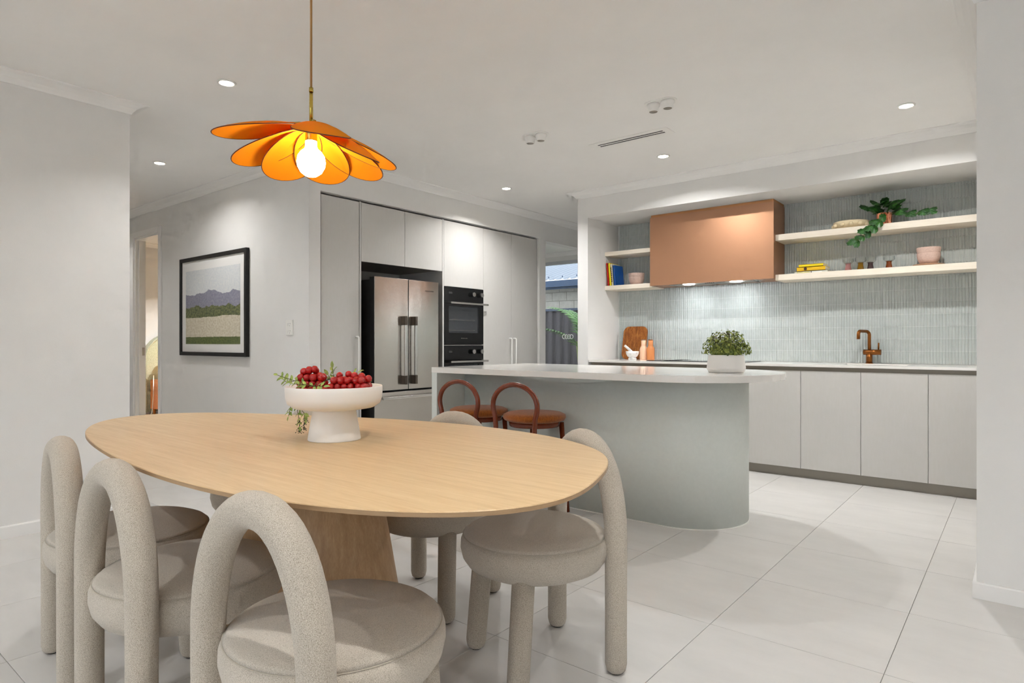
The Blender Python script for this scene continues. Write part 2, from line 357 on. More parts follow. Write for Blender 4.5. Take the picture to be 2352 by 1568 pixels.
# splashback tiles (finger tiles 20 x 98 mm on the niche back wall)
gb = box(XN, XR, YW-.008, YW+.001, .9, 2.311).build('grout_bed', 'splash_grout', kit)
pt, ph, z00 = .0203, .0985, .9085
def finger(mb, x0, x1, z0, z1):
    y = YW-.008; n = 4; g = .001; x0 += g; x1 -= g; z0 += g; z1 -= g
    prof = []
    for k in range(n+1):
        u = k/n; prof.append((x0+(x1-x0)*u, y-.0015-.0045*(1-(2*u-1)**2)))
    v = [(x0, y, z0), (x1, y, z0), (x0, y, z1), (x1, y, z1)]+[(a, b, z0) for a, b in prof]+[(a, b, z1) for a, b in prof]
    L = 4; U = 4+n+1
    f = [(L+k, L+k+1, U+k+1, U+k) for k in range(n)]
    mb.add(v, f, True)
    mb.add(v, [(0, L, U, 2), (1, 3, U+n, L+n), tuple([0, 1]+[L+n-k for k in range(n+1)]), tuple([2]+[U+k for k in range(n+1)]+[3])])
rest = MB(); n_ind = 0; fm = MB(); finger(fm, 0, pt, 0, ph)
ft = None
ncol = int((XR-XN)/pt)
for c in range(ncol):
    x1 = XR-c*pt; x0 = x1-pt
    for r in range(15):
        z0 = z00+r*ph; z1 = min(z0+ph, 2.311)
        if z1-z0 < .01: continue
        if -2.79 < x0 and x1 < -1.65 and z0 > 1.66: continue
        if n_ind < 300 and z1-z0 > ph-.001 and z1 < 2.311 and c < 24:
            if ft is None: ft = fm.build('finger_tile', 'splash', kit, world=False); o = ft
            else: o = ft.copy(); COL.objects.link(o)
            o.location = (x0, 0, z0); n_ind += 1
        else: finger(rest, x0, x1, z0, z1)
tag(rest.build('finger_tile_field', 'splash', kit), kind='stuff')

# ================================================================== CEILING FITTINGS
def downlight(x, y, label, group='recessed ceiling downlights', watts=None, spread=128):
    t = thing('downlight', label, 'downlight', (x, y, ZC), 0, group)
    MB().lathe([(.052, -.001), (.05, -.006), (.04, -.007), (.037, -.003), (.037, 0)], (x, y, ZC), 28).build('trim_ring', 'white', t)
    MB().lathe([(0, -.004), (.037, -.004)], (x, y, ZC), 24).build('lens', 'led', t)
    area_lamp('lamp', (x, y, ZC-.012), .075, watts or DOWN_W, parent=t, spread=spread)
    return t
downlight(-3.54, 1.77, 'lit round downlight in ceiling to the left of orange pendant', watts=6.5)
downlight(-5.55, 2.21, 'lit round downlight in hallway ceiling above the framed picture wall', watts=7, spread=150)
downlight(-3.86, 4.68, 'lit round downlight nearest the tall pantry cabinets and ovens', watts=12, spread=140)
downlight(-2.22, 4.66, 'lit round downlight in front of the kitchen bulkhead above copper hood', watts=15, spread=155)
downlight(-.56, 4.63, 'lit round downlight at upper right above the sink end of kitchen', watts=KITCHEN_W, spread=155)
for x, y in ((-1.9, -.9), (-.5, 1.0), (.9, -.9), (1.6, 1.5), (-3.5, -.9), (-8.0, 2.21)):
    downlight(x, y, 'round ceiling downlight overhead outside the picture', 'ceiling downlights outside the picture', 4.5 if x < -3 else None)
def twin(x, y, label):
    t = thing('twin_spotlight', label, 'spotlight', (x, y, ZC), 0, 'white twin gimbal spotlights in the ceiling')
    pl = []
    for k in range(32):
        a = 2*math.pi*k/32; pl.append((x+(.048 if math.cos(a) > 0 else -.048)+.055*math.cos(a), y+.055*math.sin(a)))
    MB().rings([[(a, b, ZC) for a, b in reversed(pl)], [(a, b, ZC-.005) for a, b in reversed(pl)]]).build('plate', 'white', t)
    for s in (-1, 1):
        h = MB().lathe([(.040, 0), (.041, -.015), (.033, -.022), (.031, -.045), (.028, -.048), (.026, -.044)], (x+s*.048, y, ZC-.005), 24).build('spot_head', 'white', t)
        MB().lathe([(0, -.0462), (.0255, -.0462), (.0255, -.044)], (x+s*.048, y, ZC-.005), 24).build('lens', 'kick', h)
twin(-2.71, 3.615, 'unlit white twin spotlight in ceiling left of the air vent')
twin(-1.735, 3.605, 'unlit white twin spotlight in ceiling above and right of the air vent')
t = thing('air_vent', 'white linear air vent with two dark slots in ceiling', 'air vent', (-2.22, 4.1, ZC))
vx0, vx1, vy0, vy1 = -2.535, -1.905, 4.045, 4.19
for nm, q in (('frame', (vx0, vx1, vy0, vy0+.045)), ('frame', (vx0, vx1, vy1-.045, vy1)), ('frame', (vx0, vx0+.05, vy0+.045, vy1-.045)), ('frame', (vx1-.05, vx1, vy0+.045, vy1-.045)), ('blade', (vx0+.05, vx1-.05, (vy0+vy1)/2-.008, (vy0+vy1)/2+.008))):
    box(*q, ZC-.003, ZC-.0001).build(nm, 'white', t)
box(vx0+.04, vx1-.04, vy0+.04, vy1-.04, ZC-.0012, ZC-.0003).build('duct', 'blackm', t)

# ================================================================== PANTRY WALL
XD = -4.415                    # cabinet door face
def dhandle(mb_x, y, z0, z1, parent):
    x = mb_x
    pts = [(x-.01, y, z0), (x+.026, y, z0), (x+.034, y, z0+.003), (x+.038, y, z0+.012), (x+.038, y, z1-.012), (x+.034, y, z1-.003), (x+.026, y, z1), (x-.01, y, z1)]
    return MB().tube(pts, .0065, 10).build('handle', 'white', parent)
t = thing('tall_cabinet', 'tall beige cabinet with white handle left of the fridge', 'cabinet', (XD, 3.17, 0))
box(XC-.66, XD-.021, 2.972, 3.372, .08, 2.29).build('carcass', 'cab', t)
d = box(XD-.02, XD, 2.988, 3.365, .085, 2.284, c=.0015).build('door', 'cab', t); dhandle(XD, 3.335, .782, 1.127, d)
box(XC-.66, XD, 3.372, 3.388, 0, 2.29).build('gable_panel', 'cab', t)
box(XD-.05, XD-.04, 2.97, 3.372, 0, .08).build('toe_kick', 'kick', t)
t = thing('overhead_cabinet', 'beige double-door overhead cabinet directly above the fridge', 'cabinet', (XD, 3.88, 1.777))
box(XC-.66, XD-.021, 3.389, 4.364, 1.783, 2.29).build('carcass', 'channel', t)
box(XD-.02, XD, 3.391, 3.880, 1.777, 2.284, c=.0015).build('door', 'cab', t)
box(XD-.02, XD, 3.884, 4.362, 1.777, 2.284, c=.0015).build('door', 'cab', t)
t = thing('oven_tower_cabinet', 'beige tall cabinet housing two black ovens', 'cabinet', (XD, 4.68, 0))
box(XC-.66, XD, 4.366, 4.386, 0, 2.29).build('gable_panel', 'cab', t)
box(XD-.02, XD, 4.389, 4.968, 1.636, 2.284, c=.0015).build('door', 'cab', t)
box(XD-.02, XD, 4.389, 4.968, .085, .455, c=.0015).build('drawer', 'cab', t)
box(XC-.66, XD-.021, 4.387, 4.97, 1.64, 2.29).build('upper_carcass', 'cab', t)
box(XC-.66, XD-.021, 4.387, 4.97, .08, .455).build('lower_carcass', 'cab', t)
box(XD-.05, XD-.04, 4.387, 4.97, 0, .08).build('toe_kick', 'kick', t)
t = thing('pantry_cabinet', 'beige tall double-door pantry cabinet right of the ovens', 'cabinet', (XD, 5.45, 0))
box(XC-.66, XD-.021, 4.972, 5.925, .08, 2.29).build('carcass', 'cab', t)
for y0, y1, hy in ((4.972, 5.441, 5.405), (5.445, 5.915, 5.482)):
    d = box(XD-.02, XD, y0, y1, .085, 2.284, c=.0015).build('door', 'cab', t); dhandle(XD, hy, .72, 1.124, d)
box(XD-.05, XD-.04, 4.972, 5.925, 0, .08).build('toe_kick', 'kick', t)
# fridge
FX = -4.34
t = thing('refrigerator', 'stainless steel french-door refrigerator between tall beige cabinets', 'refrigerator', (FX, 3.86, 0))
box(-5.02, FX-.075, 3.478, 4.236, .03, 1.628).build('body', 'blackm', t)
box(FX-.085, FX-.07, 3.49, 4.22, .05, 1.62).build('gasket', 'black', t)
for fx_ in (FX-.12, FX-.6):
    for fy_ in (3.55, 4.12): box(fx_, fx_+.04, fy_, fy_+.04, 0, .03).build('foot', 'blackm', t)
def fdoor(name, y0, y1, z0, z1):
    d = MB().box(FX-.004, FX, y0, y1, z0, z1, c=.0018).build(name, 'steel', t)
    box(FX-.068, FX-.004, y0+.002, y1-.002, z0+.002, z1-.002).build('door_liner', 'blackm', d); return d
dl = fdoor('door', 3.471, 3.855, .655, 1.652); drr = fdoor('door', 3.862, 4.238, .655, 1.652); dz = fdoor('freezer_drawer', 3.471, 4.238, .06, .637)
for d, y in ((dl, 3.79), (drr, 3.912)):
    h = MB().box(FX+.03, FX+.05, y-.012, y+.012, .78, 1.235, c=.003).build('handle', 'chrome', d)
    for za in (1.235, .70): MB().box(FX, FX+.052, y-.014, y+.014, za, za+.08, c=.003).build('handle_bracket', 'handle_dark', d)
MB().box(FX+.03, FX+.05, 3.53, 4.19, .578, .6, c=.003).box(FX, FX+.04, 3.56, 3.58, .582, .596).box(FX, FX+.04, 4.14, 4.16, .582, .596).build('handle', 'chrome', dz)
RX = Matrix(((0, 0, 1), (1, 0, 0), (0, 1, 0)))   # text lying on a wall that faces +X
text_part('FISHER&PAYKEL', .016, (FX+.0008, 4.12, 1.56), RX, 'handle_dark', drr)
# ovens
def oven(z0, z1, label):
    t = thing('wall_oven', label, 'oven', (XD, 4.68, z0), 0, 'black built-in wall ovens')
    y0, y1 = 4.39, 4.967; zc = z1-.142; X = XD+.004
    box(XC-.6, XD-.02, y0, y1, z0, z1).build('body', 'blackm', t)
    f = box(XD-.02, X, y0, y1, zc, z1-.002, c=.001).build('control_panel', 'black', t)
    box(X, X+.0006, 4.45, 4.50, z1-.068, z1-.048).build('display', 'display', f)
    for y in (4.79, 4.915):
        k = MB().tube([(X, y, z1-.06), (X+.03, y, z1-.06)], .0225, 24).build('knob', 'black', f)
        MB().tube([(X+.03, y, z1-.06), (X+.034, y, z1-.06)], .0225, 24).build('knob_cap', 'chrome', k)
    zd = zc-.006; zb = z0+.012; wy0, wy1, wz0, wz1 = 4.45, 4.895, zb+.115, zd-.04
    d = MB().box(XD-.02, X, y0, wy0, zb, zd).box(XD-.02, X, wy1, y1, zb, zd).box(XD-.02, X, wy0, wy1, zb, wz0).box(XD-.02, X, wy0, wy1, wz1, zd).build('door', 'black', t)
    box(X-.004, X-.002, wy0, wy1, wz0, wz1).build('window', 'ovglass', d)
    box(XD-.0195, XD-.0185, wy0, wy1, wz0, wz1).build('cavity_back', 'ovcav', t)
    for zz in (wz0+(wz1-wz0)*.08, wz0+(wz1-wz0)*.47): box(XD-.017, XD-.009, wy0, wy1-.05, zz, zz+.01).build('oven_rack', 'chrome', t)
    MB().box(X+.03, X+.045, 4.44, 5.0, zd-.02, zd-.001, c=.002).box(X, X+.035, 4.452, 4.466, zd-.016, zd-.005).box(X, X+.035, 4.935, 4.95, zd-.016, zd-.005).build('handle', 'chrome', d)
    text_part('FISHER & PAYKEL', .0125, (X+.0006, 4.675, zb+.06), RX, 'kick', d)
    box(XD-.02, X+.001, y0, y1, z0, z0+.006).build('bottom_trim', 'chrome', t)
oven(1.048, 1.632, 'upper black built-in oven with silver knobs in beige tower')
oven(.458, 1.044, 'lower black built-in oven partly hidden behind the island')

# ================================================================== KITCHEN RUN
YD = 5.321                     # door face of the base cabinets
def cabinet(x0, x1, label, n=1, drawer=False):
    t = thing('base_cabinet', label, 'cabinet', ((x0+x1)/2, YD, 0), 0, 'beige handleless base cabinets under the kitchen bench')
    box(x0, x1, YD+.021, YW-.01, .08, .71 if -1.4 < x0 < -.6 else .884).build('carcass', 'cab', t)
    if drawer:
        for a, b in ((.078, .36), (.364, .64), (.644, .853)): box(x0+.0015, x1-.0015, YD, YD+.02, a, b, c=.001).build('drawer', 'cab', t)
    else: box(x0+.0015, x1-.0015, YD, YD+.02, .078, .853, c=.001).build('door', 'cab', t)
    box(x0, x1, YD+.012, YD+.0205, .853, .884).build('finger_pull', 'channel', t)
    box(x0, x1, YD+.045, YD+.055, 0, .08).build('toe_kick', 'kick', t)
for x0, x1, lb, dw in ((-3.30, -3.02, 'narrow beige base cabinet at far left under chopping board', 0), (-3.02, -2.72, 'narrow beige base cabinet under the mortar and bottles', 0),
        (-2.72, -1.784, 'wide beige drawer base cabinet under the black cooktop', 1), (-1.784, -1.359, 'beige base cabinet just right of the island end', 0),
        (-1.359, -.935, 'beige base cabinet under the left half of the sink', 0), (-.935, -.51, 'beige base cabinet below and right of the copper tap', 0),
        (-.51, -.15, 'beige base cabinet at far right beside the white wall', 0)): cabinet(x0, x1, lb, 1, dw)
SX0, SX1, SY0, SY1 = -1.12, -.66, 5.44, 5.80
wt = MB().box(-3.322, SX0, YB+.004, YW-.009, .885, .905, ).box(SX1, XR-.003, YB+.004, YW-.009, .885, .905).box(SX0, SX1, YB+.004, SY0, .885, .905).box(SX0, SX1, SY1, YW-.009, .885, .905)
tag(wt.build('kitchen_worktop', 'stone'), 'white stone worktop running along the tiled splashback', 'worktop')
sk = MB().rings([[(SX0, SY0, .885), (SX1, SY0, .885), (SX1, SY1, .885), (SX0, SY1, .885)], [(SX0+.01, SY0+.01, .72), (SX1-.01, SY0+.01, .72), (SX1-.01, SY1-.01, .72), (SX0+.01, SY1-.01, .72)]], cap=False)
sk.add([(SX0+.01, SY0+.01, .72), (SX1-.01, SY0+.01, .72), (SX1-.01, SY1-.01, .72), (SX0+.01, SY1-.01, .72)], [(0, 1, 2, 3)])
t = thing('kitchen_sink', 'white undermount sink set into the kitchen worktop', 'sink', ((SX0+SX1)/2, (SY0+SY1)/2, .72))
sk.build('basin', 'ceramic', t); MB().cyl(((SX0+SX1)/2, 5.62, .72), ((SX0+SX1)/2, 5.62, .724), .04).build('waste', 'chrome', t)
# tap
tx, ty = -.965, 5.845
M['bronze'] = mat('brushed_copper_tap', (138, 84, 38), .3, .9)
t = thing('kitchen_tap', 'brushed copper mixer tap on the worktop by the sink', 'tap', (tx, ty, .905))
MB().cyl((tx, ty, .905), (tx, ty, .99), .023, seg=24).cyl((tx, ty, .905), (tx, ty, .911), .028, seg=24).build('base', 'bronze', t)
MB().cyl((tx-.042, ty-.0, .998), (tx+.085, ty, .998), .0225, seg=24).build('body', 'bronze', t)
MB().cyl((tx+.066, ty, 1.015), (tx+.068, ty-.005, 1.075), .006, seg=12).build('lever', 'bronze', t)
pts = [(tx, ty, 1.0), (tx, ty, 1.155)]+[(tx-.0, ty-.045+.045*math.cos(a), 1.155+.045*math.sin(a)*.6) for a in [math.pi*k/10 for k in range(1, 10)]]
pts = [(tx, ty, 1.0), (tx, ty, 1.14)]
for k in range(1, 7): a = R(90)*k/6; pts.append((tx-.03*(1-math.cos(a))*.7, ty-.03*(1-math.cos(a)), 1.14+.03*math.sin(a)))
pts += [(tx-.045, ty-.12, 1.17)]
for k in range(1, 7): a = R(90)*k/6; pts.append((tx-.045-.02*math.sin(a)*.4, ty-.12-.03*math.sin(a), 1.17-.03*(1-math.cos(a))))
pts += [(pts[-1][0], pts[-1][1], 1.105)]
MB().tube(pts, .0125, 14).build('spout', 'bronze', t)
# cooktop
t = thing('cooktop', 'thin black glass induction cooktop under the copper hood', 'cooktop', (-2.28, 5.6, .905))
box(-2.735, -1.825, 5.385, 5.83, .905, .911, c=.002).build('glass_plate', 'black', t)
M['ring'] = mat('cook_zone_print', (62, 62, 64), .2)
for x, y, r in ((-2.52, 5.5, .09), (-2.52, 5.72, .075), (-2.05, 5.5, .075), (-2.05, 5.72, .09)):
    MB().lathe([(r-.002, 0), (r-.002, .0004), (r, .0004), (r, 0)], (x, y, .911), 40, False).build('cook_zone', 'ring', t)
# range hood
HX0, HX1, HY, HZ = -2.797, -1.642, 5.583, 1.627
t = thing('range_hood', 'boxy rose-copper range hood between the open shelves', 'range hood', ((HX0+HX1)/2, HY, HZ))
hb = MB().box(HX0, HX1, HY, HY+.004, HZ, 2.285).box(HX0, HX0+.004, HY+.004, YW-.015, HZ, 2.285).box(HX1-.004, HX1, HY+.004, YW-.015, HZ, 2.285)
hb.box(HX0+.004, HX1-.004, HY+.004, YW-.015, 2.25, 2.284).box(HX0+.004, HX1-.004, HY+.004, HY+.03, HZ, HZ+.006).box(HX0+.004, HX1-.004, YW-.045, YW-.015, HZ, HZ+.006)
hb.box(HX0+.004, HX0+.15, HY+.03, YW-.045, HZ, HZ+.006).box(HX1-.15, HX1-.004, HY+.03, YW-.045, HZ, HZ+.006)
hb.build('shell', 'copper', t)
box(HX0+.006, HX1-.006, HY+.012, YW-.016, 2.285, 2.31).build('top_fillet', 'copper_dark', t)
box(HX0+.15, HX1-.15, HY+.03, YW-.045, HZ+.002, HZ+.01).build('filter_panel', 'chrome', t)
for k in range(2): box(HX0+.19+k*.4, HX0+.55+k*.4, HY+.11, YW-.06, HZ-.0005, HZ+.002).build('filter', 'kick', t)
for k, x in enumerate((-2.436, -1.99)):
    MB().lathe([(0, -.004), (.05, -.004), (.055, 0)], (x, 5.66, HZ), 28).build('hood_light', 'led_hood', t)
    area_lamp('lamp', (x, 5.66, HZ-.012), .09, .4, (.97, .99, 1), t, 150)
for k in range(5): MB().cyl((-2.26+k*.018, HY+.05, HZ), (-2.26+k*.018, HY+.05, HZ-.004), .006, seg=10).build('button', 'blackm', t)
# shelves
SF = 5.627
for x0, x1, z0, z1, lb in ((XN+.001, HX0-.001, 1.617, 1.660, 'pale oak shelf left of hood, lower one holding upright books'), (XN+.001, HX0-.001, 1.965, 2.006, 'pale oak empty shelf left of hood, upper one'),
        (HX1+.001, XR-.001, 1.610, 1.660, 'long pale oak shelf right of hood, lower one with glasses'), (HX1+.001, XR-.001, 1.952, 2.004, 'long pale oak shelf right of hood, upper one with trailing plant')):
    tag(MB().box(x0, x1, SF, YW-.015, z0, z1, c=.0015).build('open_shelf', 'shelf'), lb, 'shelf', 'pale oak shelves on the tiled wall')

# ---- things on the shelves
def bowl_prof(r, h, foot, th=.006):
    P = []
    for k in range(9): a = R(90)*k/8; P.append((foot+(r-foot)*math.sin(a), h*(1-math.cos(a))*.95))
    P.append((r, h)); P.append((r-th, h))
    for k in range(8, -1, -1): a = R(90)*k/8; P.append((max((foot+(r-foot-th)*math.sin(a)) if k else 0, 0), th+(h-th)*(1-math.cos(a))*.95))
    return [(0, 0)]+P
M['pink'] = noise_mat('speckled_pink_clay', (214, 186, 172), (202, 172, 158), 90, .7)
M['tan'] = mat('tan_plate', (190, 150, 120), .6)
def bowl(x, y, z, r, h, label, m='pink', group=None, nm='bowl'):
    return tag(MB().lathe(bowl_prof(r, h, r*.45), (x, y, z), 40).build(nm, m), label, 'bowl', group)
bowl(-.55, 5.765, 1.676, .078, .085, 'speckled pink bowl on tan plate, lower of the nested two', group='nested pink bowls on the right shelf')
bowl(-.55, 5.765, 1.722, .08, .083, 'speckled pink bowl on right shelf, upper of the nested two', group='nested pink bowls on the right shelf')
tag(MB().lathe([(0, 0), (.075, 0), (.103, .01), (.104, .015), (.098, .016), (.07, .011), (0, .011)], (-.55, 5.765, 1.6605), 48).build('plate', 'tan'), 'tan plate under the pink bowls on right shelf', 'plate')
bowl(-3.035, 5.76, 1.6605, .078, .08, 'speckled pink bowl beside blue book, lower of the nested two', group='nested pink bowls on the left shelf')
bowl(-3.035, 5.76, 1.702, .08, .078, 'speckled pink bowl beside blue book, upper of the nested two', group='nested pink bowls on the left shelf')
# beaded bowl
M['beige_clay'] = mat('cream_clay', (232, 214, 178), .55)
t = thing('beaded_bowl', 'cream ceramic bowl with round knobs on the upper shelf', 'bowl', (-1.085, 5.775, 2.0045))
MB().lathe([(0, 0), (.085, 0), (.118, .02), (.132, .05), (.13, .062), (.123, .062), (.11, .026), (.08, .012), (0, .012)], (-1.085, 5.775, 2.0045), 48).build('dish', 'beige_clay', t)
for k in range(12):
    a = 2*math.pi*(k+.35)/12; MB().sphere((-1.085+.128*math.cos(a), 5.775+.128*math.sin(a), 2.036), .0165, 14, 8).build('knob', 'beige_clay', t)
# goblets
for x, z, c, lb in ((-1.1, 0, (214, 150, 146), 'pink stemmed glass, first of four on the right shelf'), (-1.01, 0, (150, 108, 24), 'amber stemmed glass on shelf between pink and plum ones'),
                 (-.945, .0, (92, 68, 66), 'dark plum stemmed glass on the lower right shelf'), (-.815, 0, (142, 62, 10), 'orange-brown stemmed glass nearest the pink bowls')):
    yy = 5.74 if x in (-1.1, -1.01) else 5.775; z = 1.6605
    t = thing('stemmed_glass', lb, 'glass', (x, yy, z), 0, 'coloured stemmed glasses on the right shelf')
    g = glassy('stem_glass_%d' % int(-x*1000), c, .05); g.node_tree.nodes['Principled BSDF'].inputs['Transmission Weight'].default_value = .45; M['g%g' % x] = g
    MB().lathe([(0, 0), (.026, 0), (.0255, .006), (.019, .045), (.0185, .058), (.024, .063), (0, .063)], (x, yy, z), 28).build('stem', 'g%g' % x, t)
    MB().lathe([(.012, .063), (.03, .066), (.042, .078), (.041, .104), (.0395, .104), (.0405, .079), (.029, .069), (.012, .066)], (x, yy, z), 32).build('cup', 'clear', t)
# flat books on the right shelf
M['pages'] = mat('book_pages', (236, 230, 214), .9)
def book(name, x0, x1, y0, y1, z0, z1, col, label, group, spine='y', rot=None):
    M[name+label] = mat('cover_'+label[:12].replace(' ', '_'), col, .45)
    t = thing('book', label, 'book', ((x0+x1)/2, (y0+y1)/2, z0), 0, group); th = .0025
    MB().box(x0, x1, y0, y1, z0, z0+th).box(x0, x1, y0, y1, z1-th, z1).box(x0, x1, y0, y0+th, z0, z1).build('cover', name+label, t)
    box(x0+.003, x1-.003, y0+th, y1-.004, z0+th, z1-th).build('pages', 'pages', t); return t
gb_ = 'books lying flat on the right shelf'
z = 1.6605
M['ink_o'] = mat('ink_olive', (196, 186, 90), .6); M['ink_w'] = mat('ink_white', (244, 244, 240), .6); M['ink_d'] = mat('ink_dark', (60, 30, 18), .6)
RY = Matrix(((1, 0, 0), (0, 0, -1), (0, 1, 0)))  # text on a face looking to -Y
b1 = book('bk', -1.505, -1.245, 5.70, 5.87, z, z+.022, (214, 214, 200), 'white book with printed spine at bottom of flat stack', gb_)
for k in range(9): box(-1.485+k*.0115, -1.477+k*.0115, 5.6995, 5.70, z+.005, z+.017).build('lettering', 'ink_o', b1)
for k in range(9): box(-1.375+k*.0095, -1.369+k*.0095, 5.6995, 5.70, z+.006, z+.017).build('lettering', 'ink_w' if k else 'ink_d', b1)
b2 = book('bk', -1.485, -1.262, 5.695, 5.86, z+.0225, z+.056, (232, 184, 6), 'thick golden yellow book in the middle of flat stack', gb_)
MB().tube([(-1.417, 5.6945, z+.04), (-1.417, 5.695, z+.04)], .013, 20).build('emblem', 'ink_d', b2)
book('bk', -1.468, -1.277, 5.69, 5.845, z+.0565, z+.078, (250, 220, 4), 'bright yellow book on top of flat stack', gb_)
# leaning books on the left shelf
def leaning(x, w, h, dep, col, label, ang, y=5.645):
    t = thing('book', label, 'book', (x, y, 1.6605), 0, 'books leaning on the left shelf')
    nm = 'lb'+label; M[nm] = mat('cover_'+label[:10].replace(' ', '_'), col, .35); a = R(ang)
    def tr(mb, off=(0, 0)):
        mb.v = [(x+off[0]+px*math.cos(a)-pz*math.sin(a), y+py, 1.6605+px*math.sin(a)*0+abs(w*math.sin(a))*0+pz*math.cos(a)+px*math.sin(a)) for px, py, pz in mb.v]; return mb
    tr(MB().box(0, .0025, 0, dep, 0, h).box(w-.0025, w, 0, dep, 0, h).box(0, w, 0, .0025, 0, h)).build('cover', nm, t)
    tr(MB().box(.0025, w-.0025, .0025, dep-.004, .003, h-.003)).build('pages', 'pages', t); return t
leaning(-3.302, .018, .235, .16, (186, 28, 14), 'red book, leftmost of the leaning books on left shelf', 5)
leaning(-3.281, .024, .232, .17, (240, 218, 20), 'yellow book leaning between red and white books', 5)
bw = leaning(-3.255, .02, .222, .165, (232, 222, 196), 'cream book with dark spine letters behind blue book', 5)
for k in range(8): box(-3.255-.005*(1+k*.22)*1.6+.004, -3.255-.005*(1+k*.22)*1.6+.015, 5.6443, 5.645, 1.70+k*.019, 1.713+k*.019).build('lettering', 'ink_d', bw)
bl = leaning(-3.23, .026, .205, .165, (14, 78, 156), 'blue book showing its cover beside the pink bowls', 5)
# trailing plant on the upper shelf
def lobed(size, lobes=4):
    n = 4*lobes+2; pts = []
    for k in range(n+1):
        u = k/n; a = math.pi*(u-.5)*1.85
        r = size*(.5+.12*math.cos(2*a))*(1-.16*(k % 2))
        pts.append((r*math.sin(a), size*.42+r*math.cos(a)))
    v = [(0, 0, 0), (0, size*.45, .012)]+[(x, y, -.25*x*x/size-.08*y*y/size) for x, y in pts]
    f = [(1, 2+k, 3+k) for k in range(n)]+[(0, 2, 1), (0, 1, 2+n)]
    return v, f
def place(v, pos, d, up, s=1.0):
    d = Vector(d).normalized(); up = Vector(up); x = d.cross(up).normalized(); z_ = x.cross(d)
    return [Vector(pos)+x*(p[0]*s)+d*(p[1]*s)+z_*(p[2]*s) for p in v]
ppx, ppy = -.845, 5.755
t = thing('trailing_plant', 'dark green trailing plant in fluted copper pot on upper shelf', 'plant', (ppx, ppy, 2.0045))
pr = MB(); lp = []
for k in range(96):
    a = 2*math.pi*k/96; r = .05+.004*math.cos(k*math.pi/3); lp.append((r*math.cos(a), r*math.sin(a)))
pr.rings([[(ppx+x*.92, ppy+y*.92, 2.0045) for x, y in lp], [(ppx+x, ppy+y, 2.03) for x, y in lp], [(ppx+x, ppy+y, 2.105) for x, y in lp], [(ppx+x*.9, ppy+y*.9, 2.105) for x, y in lp], [(ppx+x*.88, ppy+y*.88, 2.09) for x, y in lp]])
M['pot_cu'] = mat('polished_copper', (226, 150, 118), .18, 1.0); pr.build('pot', 'pot_cu', t)
lv, lf = lobed(.078)
def leaf(pos, d, up, s, parent, m='leaf_dark'): return MB().add(place(lv, pos, d, up, s), lf, False).build('leaf', m, parent)
rnd = random.Random(3)
for k in range(34):
    a = 2*math.pi*k/17+rnd.uniform(-.2, .2); rr = rnd.uniform(.015, .085); zz = 2.115+rnd.uniform(0, .075)-rr*.25
    leaf((ppx+rr*math.cos(a)*1.25, ppy-.01+rr*math.sin(a), zz), (math.cos(a), math.sin(a)-.35, rnd.uniform(-.1, .7)), (rnd.uniform(-.3, .3), -.6, .7), rnd.uniform(.85, 1.15), t)
vine = [(ppx+.0, ppy-.03, 2.11), (ppx+.01, SF-.0, 2.075), (ppx-.005, SF-.035, 2.02), (ppx-.04, SF-.04, 1.985), (ppx-.085, SF-.035, 1.95), (ppx-.125, SF-.03, 1.915), (ppx-.165, SF-.03, 1.885)]
MB().tube(vine, .0025, 6).build('vine', 'twig', t)
for k, (p, s) in enumerate(((vine[1], .9), (vine[2], 1.0), (vine[2], .9), (vine[3], 1.05), (vine[3], .9), (vine[4], 1.0), (vine[4], .8), (vine[5], .75), (vine[5], .7), (vine[6], 1.0), (vine[6], .85), (vine[6], .7))):
    sgn = -1 if k % 2 else 1
    leaf(p, (-.5+.5*sgn, -.35, -.55+.5*(k % 3)*.4-.25*sgn), (.2*sgn, -1, .5), s, t)
v2 = [(ppx+.03, ppy-.03, 2.10), (ppx+.09, ppy-.07, 2.085), (ppx+.16, ppy-.09, 2.06), (ppx+.24, ppy-.09, 2.062), (ppx+.29, ppy-.09, 2.065)]
MB().tube(v2, .0025, 6).build('vine', 'twig', t)
for k, p in enumerate((v2[1], v2[1], v2[2], v2[2], v2[3], v2[3], v2[4], v2[4])):
    leaf(p, (.8, -.2+.2*(k % 2), .35 if k % 2 else -.12), (0, -.7, .7), .95, t)

# ---- things on the kitchen bench
M['acacia'] = wood('acacia_board', (92, 46, 14), (150, 86, 32), (204, 138, 70), (26, 26, .5), .4)
bx0, bx1 = -3.235, -2.968; t_ = []
def rrect(x0, x1, z0, z1, r, n=8):
    P = []
    for cx, cz, a0 in ((x1-r, z1-r, 0), (x0+r, z1-r, 90), (x0+r, z0+r, 180), (x1-r, z0+r, 270)):
        for k in range(n+1): a = R(a0+90*k/n); P.append((cx+r*math.cos(a), cz+r*math.sin(a)))
    return P
rp = rrect(bx0, bx1, 0, .345, .06)
lean = lambda z, y: y-.075+z*.2
tag(MB().rings([[(x, 5.80+.2*z, .906+z*.98) for x, z in rp], [(x, 5.817+.2*z, .906+z*.98) for x, z in rp]]).build('chopping_board', 'acacia'), 'striped brown wooden chopping board leaning on splashback', 'chopping board')
t = thing('mortar', 'white marble mortar in front of the chopping board', 'mortar', (-3.045, 5.69, .905))
MB().lathe([(0, 0), (.042, 0), (.042, .012), (.034, .022), (.05, .034), (.064, .06), (.067, .085), (.06, .085), (.05, .05), (0, .03)], (-3.045, 5.69, .905), 36).build('cup', 'marble', t)
tag(MB().tube([(-3.02, 5.68, .955), (-3.07, 5.67, 1.008), (-3.115, 5.66, 1.048)], [.017, .0135, .012], 16).build('pestle', 'marble'), 'white marble pestle resting in the mortar', 'pestle')
